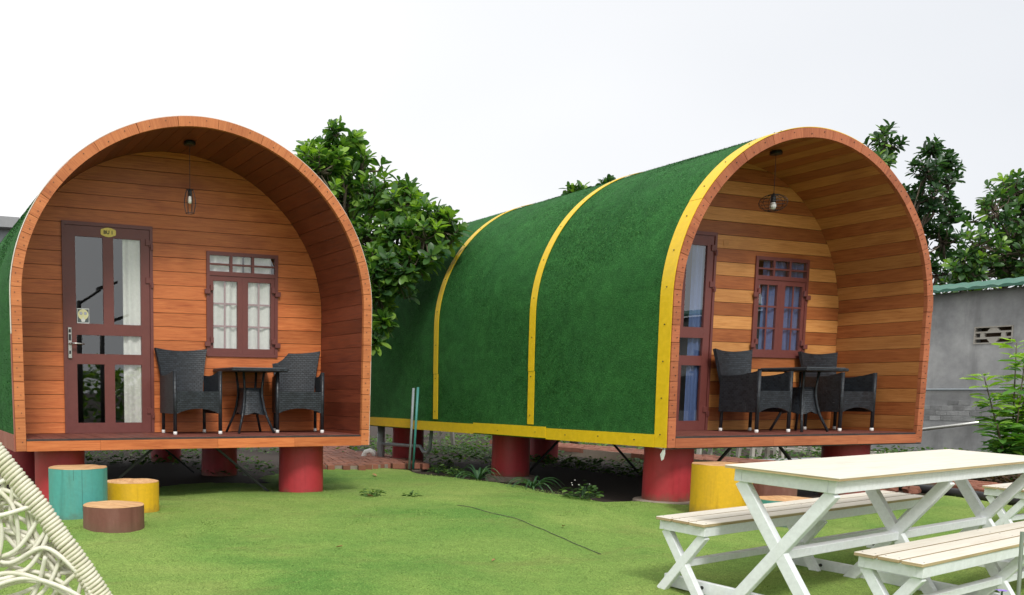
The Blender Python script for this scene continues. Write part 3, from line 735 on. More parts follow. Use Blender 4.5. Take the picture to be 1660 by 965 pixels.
# ------------------------------------------------------------------ pendant lamps
def lamp(h, x, y, kind, label):
    zc = (H - TH) - .004
    p = hp(h, x, y, 0); L_ = empty('pendant_lamp', (p[0], p[1], p[2]), 0, label, 'lamp', 'pendant lamps under the porch arches')
    MB().lathe([(.055, zc - .035), (.058, zc - .03), (.058, zc - .012), (.05, zc)], 24).build('ceiling_rose', 'black_metal', L_)
    if kind == 1:
        zb, zt = 2.215, 2.433
        MB().tube([(0, 0, zc - .03), (0, 0, zt - .01)], .0028, 6).build('cable', 'black_metal', L_)
        MB().lathe([(.012, zt - .06), (.017, zt - .055), (.017, zt - .01), (.008, zt + .01)], 14).build('socket', 'black_metal', L_, smooth=True)
        c = MB()
        for i in range(8):
            a = 2 * math.pi * i / 8; c.tube([(r * math.cos(a), r * math.sin(a), z) for r, z in ((.034, zt), (.048, zt - .05), (.057, zt - .1), (.055, zt - .15), (.04, zb))], .0026, 5)
        for r, z in ((.034, zt), (.04, zb)): c.tube([(r * math.cos(2 * math.pi * i / 24), r * math.sin(2 * math.pi * i / 24), z) for i in range(25)], .0028, 5)
        c.tube([(-.034, 0, zt), (.034, 0, zt)], .0024, 5)
        c.build('cage', 'black_metal', L_)
        MB().lathe([(.006, zt - .13), (.018, zt - .122), (.02, zt - .1), (.016, zt - .078), (.013, zt - .06)], 14).build('bulb', 'bulb', L_, smooth=True)
    else:
        zb, zt = 2.3, 2.46; cz, ry, rx = 2.38, .082, .132
        MB().tube([(0, 0, zc - .03), (.004, 0, zt)], .0028, 6).build('cable', 'black_metal', L_)
        MB().lathe([(.024, zt - .075), (.026, zt - .07), (.022, zt - .02), (.01, zt + .012)], 14).build('socket', 'black_metal', L_, smooth=True)
        c = MB()
        for k in range(7):
            f = rad(-66 + 22 * k); r = rx * math.cos(f); z = cz + ry * math.sin(f)
            c.tube([(r * math.cos(2 * math.pi * i / 28), r * math.sin(2 * math.pi * i / 28), z) for i in range(29)], .0019, 4)
        for k in range(6):
            a = math.pi * k / 6; c.tube([(rx * math.cos(t) * math.cos(a), rx * math.cos(t) * math.sin(a), cz + ry * math.sin(t)) for t in [2 * math.pi * i / 24 for i in range(25)]], .0018, 4)
        c.build('cage', 'black_metal', L_)
        MB().lathe([(.006, zt - .148), (.026, zt - .138), (.033, zt - .115), (.026, zt - .088), (.02, zt - .075)], 14).build('bulb', 'bulb', L_, smooth=True)
lamp(1, .018, .5, 1, 'narrow black wire cage lamp hanging in the orange-brown hut')
lamp(2, -.01, .5, 2, 'round black wire globe lamp hanging in the yellow-banded hut')

# ------------------------------------------------------------------ porch chairs and tables
def grid_panel(P, nu, nv, th, nrm=None):
    """P(u,v)->Vector; double-sided curved panel of thickness th"""
    mb = MB(); a = [[P(i / nu, j / nv) for i in range(nu + 1)] for j in range(nv + 1)]
    def nm(i, j):
        du = a[j][min(i + 1, nu)] - a[j][max(i - 1, 0)]; dv = a[min(j + 1, nv)][i] - a[max(j - 1, 0)][i]; return du.cross(dv).normalized()
    F = [a[j][i] + nm(i, j) * th / 2 for j in range(nv + 1) for i in range(nu + 1)]; Bk = [a[j][i] - nm(i, j) * th / 2 for j in range(nv + 1) for i in range(nu + 1)]
    w = nu + 1; o = len(F); fs = []
    for j in range(nv):
        for i in range(nu): q = j * w + i; fs += [(q, q + 1, q + w + 1, q + w), (o + q, o + q + w, o + q + w + 1, o + q + 1)]
    for i in range(nu): fs += [(i, o + i, o + i + 1, i + 1), (nv * w + i, nv * w + i + 1, o + nv * w + i + 1, o + nv * w + i)]
    for j in range(nv): fs += [(j * w, (j + 1) * w, o + (j + 1) * w, o + j * w), (j * w + nu, o + j * w + nu, o + (j + 1) * w + nu, (j + 1) * w + nu)]
    mb.add(F + Bk, fs); return mb
def make_chair():
    c = empty('wicker_armchair')
    hw = .228
    B(-hw + .02, hw - .02, -.215, .2, .36, .405).build('seat', 'wicker', c, bevel=.012)
    smooth_by_angle(grid_panel(lambda u, v: Vector(((u - .5) * 2 * (.2 + .075 * v ** 1.6) , .2 + .012 + .085 * v + .035 * (1 - (2 * u - 1) ** 2), .3 + (.52 + .025 * ((2 * u - 1) ** 2)) * v)), 8, 10, .032).build('backrest', 'wicker', c, grain='x'))
    for s in (-1, 1):
        smooth_by_angle(grid_panel(lambda u, v: Vector((s * (hw + .006 * math.sin(u * 3) - .0 * v), -.215 + .44 * u, (.2 - .0 * u) + ((.61 - .02 * math.sin(u * 3.1) - .035 * u) - .2) * v)), 6, 5, .034).build('armrest', 'wicker', c, grain='y'))
    smooth_by_angle(grid_panel(lambda u, v: Vector(((u - .5) * 2 * (hw - .01), -.222, (.2 + .05 * (1 - (2 * u - 1) ** 2)) + (.415 - (.2 + .05 * (1 - (2 * u - 1) ** 2))) * v)), 10, 3, .03).build('front_apron', 'wicker', c, grain='x'))
    for s in (-1, 1):
        l = MB().tube([(s * (hw + .002), -.226, .02), (s * (hw + .002), -.224, .612)], .0185, 10).build('leg', 'wicker', c, smooth=True, grain='z')
        MB().lathe([(.0165, 0), (.0195, .003), (.0195, .03), (.017, .032)], 12, (s * (hw + .002), -.226, 0)).build('foot_cap', 'white_plastic', l, smooth=True)
        l = MB().tube([(s * (hw - .012), .215, .02), (s * (hw - .015), .21, .34)], .0165, 10).build('leg', 'wicker', c, smooth=True, grain='z')
        MB().lathe([(.015, 0), (.0178, .003), (.0178, .03), (.016, .032)], 12, (s * (hw - .012), .215, 0)).build('foot_cap', 'white_plastic', l, smooth=True)
    return c
def copy_tree(o, parent=None):
    c = o.copy(); COL.objects.link(c); c.parent = parent
    for ch in list(o.children): copy_tree(ch, c)
    return c
def make_table():
    c = empty('wicker_table')
    B(-.3, .3, -.3, .3, .615, .648).build('table_top', 'wicker', c, bevel=.008)
    B(-.275, .275, -.275, .275, .6485, .654).build('glass_top', 'steel' if False else 'sticker_dark', c)
    legs = [(.15, .64), (.135, .46), (.14, .36), (.16, .22), (.185, .14), (.21, .0)]
    for sx in (-1, 1):
        for sy in (-1, 1):
            MB().tube([(sx * a * .88, sy * a * .88, z) for a, z in ((.125, .62), (.108, .46), (.108, .38), (.125, .26), (.15, .165), (.215, .0))], .0135, 8).build('leg', 'wicker', c, smooth=True, grain='z')
    mb = MB(); sec = [(.108, .455), (.108, .38), (.124, .28), (.15, .18)]; n = 24
    for a, z in sec:
        a *= .88
        for i in range(n):
            t = 2 * math.pi * i / n + math.pi / 4; r = a / max(abs(math.cos(t)), abs(math.sin(t))) if False else a * (abs(math.cos(t)) ** 6 + abs(math.sin(t)) ** 6) ** (-1 / 6)
            dz = 0 if z > .2 else .03 * (1 - abs(math.cos(2 * (t))) * 0) * (1 - min(1, abs(abs(math.cos(t)) - abs(math.sin(t))) * 0 + abs(math.sin(2 * t))))
            mb.v.append((r * math.cos(t), r * math.sin(t), z + dz))
    for k in range(len(sec) - 1):
        for i in range(n): a = k * n + i; b = k * n + (i + 1) % n; mb.f.append((a, b, b + n, a + n))
    mb.f.append(tuple(range(n)))
    mb.build('skirt', 'wicker', c, smooth=True)
    return c
ch = make_chair(); tb = make_table()
GC, GT = 'dark wicker armchairs on the hut porches', 'dark wicker tables on the hut porches'
for i, (h, x, y, rz, lab) in enumerate((
        (1, .05, .62, 1, 'dark wicker armchair beside the door with the BU 1 plate'),
        (1, 1.22, .66, -17, 'dark wicker armchair turned in the right corner of the orange-brown hut'),
        (2, -.02, .57, 2, 'dark wicker armchair beside the door of the yellow-banded hut'),
        (2, 1.24, .6, -3, 'dark wicker armchair in the right corner of the yellow-banded hut'))):
    o = ch if i == 0 else copy_tree(ch); o.location = hp(h, x, y, FZ + .002); o.rotation_euler = (0, 0, rad(rz)); tag(o, lab, 'armchair', GC)
for i, (h, x, y, rz, lab) in enumerate(((1, .7, .68, 0, 'square dark wicker table between two chairs under the white-curtained window'), (2, .57, .52, 0, 'square dark wicker table between two chairs in the yellow-banded hut'))):
    o = tb if i == 0 else copy_tree(tb); o.location = hp(h, x, y, FZ + .002); o.rotation_euler = (0, 0, rad(rz)); tag(o, lab, 'table', GT)

# ------------------------------------------------------------------ round log stools used as steps
def stool(x, y, r, zt, mat, label, seed):
    zb = lawn_z(x, y) - .06; o = empty('log_stool', (x, y, 0), seed * .7, label, 'stool', 'painted log stools')
    rr = random.Random(seed); n = 48; ph = [rr.uniform(0, 6.3) for _ in range(3)]
    rad_ = lambda a: r * (1 + .012 * math.sin(2 * a + ph[0]) + .008 * math.sin(3 * a + ph[1]) + .005 * math.sin(5 * a + ph[2]))
    mb = MB()
    for k, (f, z) in enumerate(((1.015, zb), (1.01, zb + .06), (1, (zb + zt) / 2), (1, zt - .006))):
        mb.v += [(rad_(2 * math.pi * i / n) * f * math.cos(2 * math.pi * i / n), rad_(2 * math.pi * i / n) * f * math.sin(2 * math.pi * i / n), z) for i in range(n)]
    mb.f = [(k * n + i, k * n + (i + 1) % n, (k + 1) * n + (i + 1) % n, (k + 1) * n + i) for k in range(3) for i in range(n)]
    mb.build('side', mat, o, smooth=True)
    tp = MB(); rings = (1, .985, .7, .4, .12)
    for q, f in enumerate(rings): tp.v += [(rad_(2 * math.pi * i / n) * f * math.cos(2 * math.pi * i / n), rad_(2 * math.pi * i / n) * f * math.sin(2 * math.pi * i / n), zt - (.006 if q == 0 else 0) + .002 * math.sin(i * .6 + q)) for i in range(n)]
    tp.f = [(k * n + i, k * n + (i + 1) % n, (k + 1) * n + (i + 1) % n, (k + 1) * n + i) for k in range(len(rings) - 1) for i in range(n)] + [tuple((len(rings) - 1) * n + i for i in range(n))]
    tp.build('top', 'wood_cut', o, smooth=False)
    if mat == 'stool_teal':
        for a, l in ((-1.9, .09), (-1.62, zt - zb - .08)):
            cr_ = MB(); rr_ = rad_(a - seed * .7) + .0008; aa = a - seed * .7
            cr_.add([(rr_ * math.cos(aa + s_ * .004), rr_ * math.sin(aa + s_ * .004), z) for z in (zt - .004, zt - l) for s_ in (-1, 1)], [(0, 1, 3, 2)]); cr_.build('crack', 'ink', o)
    return o
stool(-1.32, -.74, .235, -.085, 'stool_teal', 'tall teal painted log stool in front of the orange-brown hut', 1)
stool(-.82, -.5, .228, -.235, 'stool_yellow', 'yellow log stool right of the tall teal stool', 2)
stool(-1.17, -1.36, .228, -.325, 'stool_brown', 'low brown log stool nearest the lawn, before the teal and yellow ones', 3)
stool(3.98, -2.3, .245, -.075, 'stool_yellow', 'tall yellow log stool behind the picnic table', 4)
stool(4.72, -2.15, .24, -.21, 'stool_brown', 'brown log stool right of the yellow stool, behind the picnic table', 5)
stool(4.22, -2.78, .235, -.34, 'stool_teal', 'low teal log stool just behind the picnic bench', 6)

# ------------------------------------------------------------------ picnic set
def frame_matrix(x, y, z, yaw, tx, ty):
    c, s = math.cos(yaw), math.sin(yaw); ex = Vector((c, s, tx)).normalized(); ey = Vector((-s, c, ty)); ez = ex.cross(ey).normalized(); ey = ez.cross(ex)
    m_ = Matrix.Identity(4)
    for i in range(3): m_[i][0], m_[i][1], m_[i][2] = ex[i], ey[i], ez[i]
    m_.translation = Vector((x, y, z)); return m_
PX, PY, PG, PYAW, PTX, PTY = 2.872, -4.611, -.651, .195, .002, .047
L_, tW, tH, bW, bH, D1, D2 = 2.755, .607, .786, .32, .438, .545, .562
def xlegs(parent, lx, yc, hw, zt, w=.05, t=.045):
    for s in (-1, 1):
        mb = MB().bar((lx + .001 * s, yc + s * hw, zt), (lx + .001 * s, yc - s * hw, .0), t, w, (1, 0, 0)); mb.build('leg', 'white_paint', parent, grain='z', bevel=.003)
def shaded_ply_sides(o):
    for p in o.data.polygons:
        if p.normal.z < .5: p.material_index = 1  # brownish ply, darker so that the shade on plank sides is in the colour
def bench(parent, yc, L, W_, Hh):
    b = MB()
    b.box(-L / 2 + .03, L / 2 - .03, yc - W_ / 2 + .015, yc - W_ / 2 + .045, Hh - .076, Hh - .0185).box(-L / 2 + .03, L / 2 - .03, yc + W_ / 2 - .045, yc + W_ / 2 - .015, Hh - .076, Hh - .0185)
    for x in (-L / 2 + .03, L / 2 - .06): b.box(x, x + .03, yc - W_ / 2 + .045, yc + W_ / 2 - .045, Hh - .076, Hh - .0185)
    bo = b.build('bench', 'white_paint', parent, bevel=.002)
    pw = W_ / 3
    for k in range(3): B(-L / 2 + R.uniform(-.006, .004), L / 2 + R.uniform(-.004, .006), yc - W_ / 2 + pw * k + .007, yc - W_ / 2 + pw * (k + 1) - .007, Hh - .018, Hh).build('seat_plank', 'wood_cream', bo, bevel=.002).data.materials.append(M['wood_ply_edge']); shaded_ply_sides(bo.children[-1])
    for x in (-L / 2 + .07, 0, L / 2 - .08): xlegs(bo, x, yc, W_ / 2 - .04, Hh - .077)
    B(-L / 2 + .1, L / 2 - .1, yc - .02, yc + .02, Hh / 2 - .06, Hh / 2 - .02).build('stretcher', 'white_paint', bo, bevel=.003)
    sc = MB()
    for x in (-L / 2 + .045, 0, L / 2 - .045):
        for k in range(3):
            for q in (-.03, .03): sc.tube([(x, yc - W_ / 2 + pw * (k + .5) + q, Hh - .003), (x, yc - W_ / 2 + pw * (k + .5) + q, Hh + .0006)], .0042, 6)
    tag(sc.build('screw_heads', 'dark_steel', bo), kind='stuff')
    return bo
pic = empty('picnic_table', label='long white picnic table with plywood top and attached slatted benches', cat='picnic table'); pic.matrix_world = frame_matrix(PX, PY, PG, PYAW, PTX, PTY)
tp = B(-L_ / 2, L_ / 2, -tW / 2, tW / 2, tH - .005, tH).build('tabletop', 'wood_cream', pic, bevel=.0015)
B(-L_ / 2 + .002, L_ / 2 - .002, -tW / 2 + .002, tW / 2 - .002, tH - .016, tH - .0052).build('plywood_edge', 'wood_ply_edge', tp)
ap = MB()
for s in (-1, 1): ap.box(-L_ / 2 + .045, L_ / 2 - .045, s * (tW / 2 - .055) - .02, s * (tW / 2 - .055) + .02, tH - .086, tH - .0165)
for x in (-L_ / 2 + .045, L_ / 2 - .085): ap.box(x, x + .04, -tW / 2 + .076, tW / 2 - .076, tH - .086, tH - .0165)
ap.build('apron', 'white_paint', pic, bevel=.002)
for x in (-L_ / 2 + .085, .02, L_ / 2 - .1): xlegs(pic, x, 0, tW / 2 - .06, tH - .087, .062, .05)
B(-L_ / 2 + .11, L_ / 2 - .12, -.025, .025, tH / 2 - .085, tH / 2 - .035).build('stretcher', 'white_paint', pic, bevel=.003)
bench(pic, D1, 2.747, bW, bH); bench(pic, -D2, 2.747, bW, bH)
for x in (-L_ / 2 + .13, .075, L_ / 2 - .15):
    bm_ = B(x, x + .032, -D2 - bW / 2 - .03, D1 + bW / 2 - .01, .012, .085).build('base_beam', 'white_paint', pic, grain='y', bevel=.003)
    for yb in (D1 - .1, D1 + .1, -D2 + .1, .2, -.2): MB().tube([(x - .004, yb, .05), (x + .001, yb, .05)], .011, 8).build('bolt', 'dark_steel', bm_)
# bench of the next set
b3 = empty('garden_bench', label='white slatted bench beyond the right end of the picnic table', cat='bench'); b3.matrix_world = frame_matrix(6.62, -3.52, -.635, .16, .0, .03)
bench(b3, 0, 2.3, .34, .43)

# ------------------------------------------------------------------ woven cord nest in the near left corner
def frame_at(p): return p
nest = empty('cord_nest', (-2.62, -5.66, 0), 0, 'white cord nest with wrapped rim at the near left edge', 'nest')
nloc = Vector((-2.62, -5.66, 0))
ex = Vector((.922, -.387, 0)); ez = Vector((0, 0, 1)); ey = Vector((.387, .922, 0))
def nw(u, v, d=0): return ex * u + ey * d + ez * v
# rim: teardrop loop in the (u,v) plane; the right flank passes through the measured points
pts2 = [(.555, -.22), (.49, -.105), (.455, -.045), (.42, .01), (.385, .065), (.345, .122), (.31, .175), (.262, .24), (.21, .305), (.165, .362), (.09, .452), (-.02, .57), (-.16, .70), (-.34, .83), (-.56, .93), (-.8, .96), (-1.05, .9), (-1.28, .75), (-1.45, .5), (-1.52, .2), (-1.48, -.1), (-1.32, -.36), (-1.05, -.56), (-.7, -.67), (-.3, -.69), (.1, -.62), (.4, -.48), (.56, -.34)]
def cr_curve(P, per=6, closed=True):
    n = len(P); out = []
    for i in range(n if closed else n - 1):
        g_ = lambda k: Vector(P[k % n]) if closed else Vector(P[min(max(k, 0), n - 1)])
        a, b, c, d = g_(i - 1), g_(i), g_(i + 1), g_(i + 2)
        for j in range(per):
            t = j / per; out.append(.5 * ((2 * b) + (-a + c) * t + (2 * a - 5 * b + 4 * c - d) * t * t + (-a + 3 * b - 3 * c + d) * t ** 3))
    if not closed: out.append(Vector(P[-1]))
    return out
path = [nw(p.x, p.y) for p in cr_curve([Vector((a, b)) for a, b in pts2], 5)]; path.append(path[0].copy())
MB().tube(path, .021, 8, cap=False).build('rim_pole', 'cord_wrap', nest, smooth=True)
# the wrapped cord: a helix round the rim
cl = [0]
for a, b in zip(path, path[1:]): cl.append(cl[-1] + (b - a).length)
hel = []; s = 0; pitch_ = .0116; i = 0; ph = 0; rr = random.Random(5)
while s < cl[-1]:
    while i < len(cl) - 2 and cl[i + 1] < s: i += 1
    f = (s - cl[i]) / (cl[i + 1] - cl[i]); p = path[i].lerp(path[i + 1], f); t = (path[i + 1] - path[i]).normalized(); u_ = ey; w_ = t.cross(u_).normalized()
    rj = .0255 + .002 * noise.noise(Vector((s * 40, 0, 0))) + .003 * noise.noise(Vector((s * 6, 2, 0)))
    hel.append(p + (u_ * math.cos(ph) + w_ * math.sin(ph)) * rj + t * .004 * noise.noise(Vector((s * 25, 5, 0)))); ph += 2 * math.pi / 10; s += pitch_ / 10
MB().tube(hel, .0056, 5).build('rim_wrapping', 'cord_wrap', nest, smooth=True)
# loose tangle of cords: each swings between two places on the rim or curls inside it
def inside(u, v):
    c = False; P = pts2
    for i in range(len(P)):
        (x1, y1), (x2, y2) = P[i], P[i - 1]
        if (y1 > v) != (y2 > v) and u < (x2 - x1) * (v - y1) / (y2 - y1) + x1: c = not c
    return c
rr = random.Random(23); cords = 0
def cord(P, d0):
    Q = cr_curve([Vector((u, v, d)) for u, v, d in P], 8, False)
    MB().tube([nw(q.x, q.y, q.z) for q in Q], .0066, 7).build('cord', 'cord_white', nest, smooth=True)
for k in range(74):
    near = k < 32
    if near:
        i0 = rr.uniform(.0, 10.5); a = cr_curve([Vector(p) for p in pts2[:12]], 1, False); lo = int(i0); st_ = Vector(pts2[lo]).lerp(Vector(pts2[lo + 1]), i0 - lo)
    else:
        st_ = Vector(pts2[rr.randrange(len(pts2))])
    P = [(st_.x - .01, st_.y, rr.uniform(-.02, .02))]; ang = rr.uniform(math.pi * .95, math.pi * 1.6) if near else rr.uniform(0, 6.28); turn = rr.choice((-1, 1)) * rr.uniform(.25, .95)
    u, v = P[0][:2]; dep = rr.uniform(-.035, .07)
    for q in range(rr.randint(5, 10)):
        u2, v2 = u + .13 * math.cos(ang), v + .13 * math.sin(ang); tries = 0
        while not inside(u2 + .07 * math.cos(ang), v2 + .07 * math.sin(ang)) and tries < 9: ang += math.copysign(.55, turn); u2, v2 = u + .13 * math.cos(ang), v + .13 * math.sin(ang); tries += 1
        u, v = u2, v2; P.append((u, v, dep + rr.uniform(-.02, .02))); ang += turn + rr.uniform(-.25, .25)
        if rr.random() < .15: turn = -turn
    cord(P, dep)
# legs that carry the nest
zg = lawn_z(-2.6, -5.7)
for u, v in ((.35, -.52), (-.35, -.68), (-1.1, -.53)):
    MB().tube([nw(u, v, 0), nw(u * .9, zg + .0, .12)], .025, 8).build('stand_leg', 'white_metal', nest)
MB().tube([nw(-1.1, zg + .02, .12), nw(.4, zg + .02, .12)], .022, 8).build('stand_leg', 'white_metal', nest)

# ------------------------------------------------------------------ leaves, trees, plants
def leaf_verts(l, w, curl=.15, fold=.25, blunt=.68):
    st = [(0, .06), (.25, .62), (blunt, 1), (.88, .72), (1, .06)]; vs = []
    for t, k in st:
        z = -curl * l * t * t; hw_ = w / 2 * k; vs += [Vector((-hw_, t * l, z + fold * hw_)), Vector((0, t * l, z)), Vector((hw_, t * l, z + fold * hw_))]
    fs = []
    for i in range(len(st) - 1):
        for j in range(2): a = i * 3 + j; fs.append((a, a + 1, a + 4, a + 3))
    return vs, fs
LEAF = {}
def leaf_mesh(key, mat, l, w, **kw):
    if (key, mat) not in LEAF:
        vs, fs = leaf_verts(l, w, **kw); mb = MB(); mb.add(vs, fs, .5); LEAF[(key, mat)] = mb.mesh('leaf', mat, smooth=True, uv=False)
    return LEAF[(key, mat)]
CAM = Vector((-2.7376, -8.4515, .5258))
def leaf_frame(p, d, up, roll):
    d = d.normalized(); s = d.cross(up); s = s.normalized() if s.length > 1e-4 else d.orthogonal().normalized(); n_ = s.cross(d)
    m_ = Matrix(((s.x, d.x, n_.x), (s.y, d.y, n_.y), (s.z, d.z, n_.z))).to_4x4(); m_ = Matrix.Translation(p) @ m_ @ Matrix.Rotation(roll, 4, 'Y'); return m_
def foliage(parent, frames, mat, kws, singles=300, name='crown'):
    """frames: (matrix, scale, tint); the leaves nearest the camera become single parts, the others one mesh"""
    frames.sort(key=lambda f: (f[0].translation - CAM).length)
    base = [leaf_verts(1, k['w'], k['curl'], k['fold'], k['blunt']) for k in kws]
    mes = [leaf_mesh((mat, i), mat, 1, k['w'], curl=k['curl'], fold=k['fold'], blunt=k['blunt']) for i, k in enumerate(kws)]
    rest = MB()
    inv = parent.matrix_world.inverted() if False else Matrix.Translation(-parent.location)
    crown = None
    for i, (mt, sc, tint) in enumerate(frames[singles:]):
        vs, fs = base[i % len(base)]; mm = inv @ mt; rest.add([mm @ (v * sc) for v in vs], fs, tint)
    if not rest.v: crown = parent
    else: crown = tag(rest.build(name, mat, parent, smooth=True, uv=False), kind='stuff')
    for i, (mt, sc, tint) in enumerate(frames[:singles]):
        o = obj('leaf', mes[i % len(mes)], crown); o.matrix_local = inv @ mt @ Matrix.Scale(sc, 4)
    return crown
JK = [dict(w=.46, curl=.12, fold=.3, blunt=.62), dict(w=.5, curl=.25, fold=.2, blunt=.66), dict(w=.42, curl=.02, fold=.35, blunt=.6)]
def jack_tree(name, base, trunk_pts, clusters, leaf, label, seed, ros=9, rad_c=.33, trunk_r=.09, singles=300, group=None, per=None):
    t = empty(name, base, 0, label, 'tree', group); b = Vector(base); rr = random.Random(seed); frames = []
    pts = [Vector(p) - b for p in trunk_pts]
    tk = MB().tube(pts, [trunk_r * (1 - .6 * i / (len(pts) - 1)) for i in range(len(pts))], 10).build('trunk', 'bark', t, smooth=True)
    br = MB(); tw = MB(); top = pts[-1]
    for c in clusters:
        C = Vector(c[:3]); rc = rad_c * (c[3] if len(c) > 3 else 1); f = rr.uniform(.35, 1); a = pts[-2].lerp(top, f) if len(pts) > 1 else top
        mid = a.lerp(C - b, .55) + Vector((0, 0, -.1)) + Vector((rr.uniform(-.1, .1), rr.uniform(-.1, .1), 0))
        br.tube([a, mid, C - b], [trunk_r * .34, trunk_r * .22, trunk_r * .1], 6)
        for k in range(int((per or 24) * (c[3] if len(c) > 3 else 1))):
            d = Vector((rr.gauss(0, 1), rr.gauss(0, 1), rr.gauss(.25, 1))).normalized(); p = C + d * rc * rr.uniform(.45, 1.08)
            ax = (d * .7 + Vector((0, 0, .75)) + Vector((rr.uniform(-.3, .3), rr.uniform(-.3, .3), 0))).normalized()
            tw.tube([C - b + d * rc * .1, p - b - ax * leaf * .7, p - b], [.012 * leaf / .14, .008 * leaf / .14, .005 * leaf / .14], 4, cap=False)
            young = rr.random() < .16; base_t = rr.uniform(.15, .55) + (.32 if young else 0); o = ax.orthogonal().normalized(); ph = rr.uniform(0, 6.28)
            for q in range(ros):
                a_ = ph + q * 2.4; up = .95 - .85 * (q / ros); side = (Matrix.Rotation(a_, 3, ax) @ o)
                dd = side * (1.05 - .5 * up) + ax * up + Vector((0, 0, -.12)); pp = p - ax * leaf * .55 * q / ros
                frames.append((leaf_frame(pp, dd, ax, rr.uniform(-.5, .5)), leaf * rr.uniform(.6, 1.22) * (.75 if q < 2 else 1), min(1, max(0, base_t + rr.uniform(-.15, .2) + (.15 if q < 2 else 0)))))
    br.build('limb', 'bark', tk, smooth=True); tag(tw.build('twigs', 'bark', tk, smooth=True, uv=False), kind='stuff')
    foliage(t, frames, 'leaf_jack', JK, singles)
    return t
TL = [(3.3, 2.3, 1.95, .8), (3.1, 2.4, 1.7, .7), (3.5, 2.2, 2.2, .8), (3.2, 2.9, 2.5), (2.82, 3.2, 3.95, .3), (3.15, 3.3, 3.85, .3), (2.6, 3.1, 3.45, .9), (2.9, 3.25, 3.7, .6), (2.8, 3.2, 3.6, .8), (2.52, 3.0, 3.3), (3.26, 3.3, 3.45, .9), (3.37, 3.0, 3.05), (3.58, 2.8, 2.95), (3.9, 3.0, 3.1, .7), (3.15, 3.5, 3.08), (3.68, 2.3, 2.72, .8), (3.76, 2.1, 2.66, .5), (3.41, 2.5, 2.54), (3.55, 2.05, 2.4, .9), (3.15, 2.4, 2.2), (3.34, 2.15, 2.1, .7), (3.78, 2.05, 2.52, .8), (3.29, 4.2, 3.4), (3.75, 4.2, 3.2), (3.5, 4.0, 3.75, .6), (3.85, 3.4, 3.0, .7), (3.0, 2.3, 1.95, .7), (2.2, 3.4, 3.2), (2.7, 3.9, 3.5), (3.06, 2.2, 1.4, .3), (2.98, 2.25, 1.2, .25)]
jack_tree('jackfruit_tree', (3.05, 4.9, gz(3, 4.9)), [(3.05, 4.9, -.55), (3.0, 4.5, .6), (2.95, 4.0, 1.7), (3.1, 3.4, 2.5)], TL, .165, 'broad-leaved tree between the two huts', 3, 9, .34, group='broad-leaved trees')
TR = [(19.9, 8.0, 6.63, .8), (19.7, 8.0, 6.08, .9), (19.75, 8.1, 5.4, .8), (21.5, 8.0, 6.15, .8), (22.24, 8.0, 6.32, .7), (21.86, 8.0, 5.5), (22.9, 8.3, 5.95, .7), (22.2, 8.6, 4.88), (22.4, 8.0, 4.38), (21.8, 8.6, 5.49), (21.6, 8.5, 3.74), (22.28, 8.0, 3.6), (22.89, 8.2, 5.16, .7), (21.6, 9.0, 4.44), (21, 8.6, 4.9), (20.6, 8.6, 4.0), (20.4, 8.4, 5.0), (21.7, 8.0, 6.7, .5)]
jack_tree('jackfruit_tree', (21.3, 8.5, -.55), [(21.3, 8.5, -.6), (21.3, 8.5, 1.2), (21.3, 8.4, 3), (21.4, 8.3, 4.4)], TR, .235, 'tall tree rising behind the right shoulder of the yellow-banded hut', 4, 8, .46, .13, group='broad-leaved trees')
TR2 = [(19.97, 5.0, 4.91, .9), (19.41, 5.0, 4.44), (20.34, 5.0, 4.29), (19.0, 5.0, 3.68, .9), (18.75, 5.1, 3.25, .8), (19.74, 5.0, 3.55), (20.07, 4.8, 3.32), (19.46, 5.2, 3.1), (20.71, 5.0, 4.73), (21.18, 5.0, 3.84), (20.9, 5.5, 4.16), (20.6, 4.6, 3.3), (20.3, 5.2, 5.1, .6), (21.2, 4.8, 4.9), (21.3, 4.4, 3.2), (18.9, 5.3, 2.8)]
jack_tree('jackfruit_tree', (20.1, 5.2, -.6), [(20.1, 5.2, -.7), (20.1, 5.2, 1), (20.1, 5.1, 2.4), (20.1, 5.1, 3.4)], TR2, .22, 'bushy tree over the green roof edge of the grey wall', 5, 8, .5, .13, group='broad-leaved trees')
jack_tree('jackfruit_tree', (9.4, 6.2, -.55), [(9.4, 6.2, -.6), (9.4, 6.2, 1.4), (9.45, 6.1, 2.8), (9.5, 6.05, 3.6)], [(9.1, 6.0, 4.16, .6), (9.75, 6.0, 4.3, .6), (9.5, 6.2, 3.9, .7), (8.7, 6.3, 3.6), (9.0, 6.5, 3.3), (10.2, 6.4, 3.5)], .2, 'tree tip peeping over the ridge of the yellow-banded hut', 6, 8, .3, .08, group='broad-leaved trees')
jack_tree('jackfruit_tree', (13.9, 14, -.6), [(13.9, 14, -.7), (13.9, 14, 2), (13.9, 14, 4), (14, 14, 4.8)], [(14.26, 14.0, 5.45, .7), (13.64, 14.0, 5.2, .7), (14.88, 14.0, 5.7, .6), (13.0, 14, 4.95, .7), (12.3, 14, 4.7, .6), (14, 14, 4.6)], .12, 'sparse far treetop just showing above the turf roof', 7, 6, .35, .08, singles=60, group='broad-leaved trees', per=9)
jack_tree('jackfruit_tree', (-.6, 22, -.6), [(-.6, 22, -.7), (-.6, 22, 2), (-.5, 22, 3.6)], [(.35, 20.5, 3.9), (-.1, 20.6, 3.6), (.5, 20.8, 3.3), (-.8, 21, 3.8), (.2, 20.7, 2.9), (-.5, 21, 2.8)], .2, 'small far tree under the grey roof at the left edge', 8, 7, .55, .1, singles=60, group='broad-leaved trees', per=12)

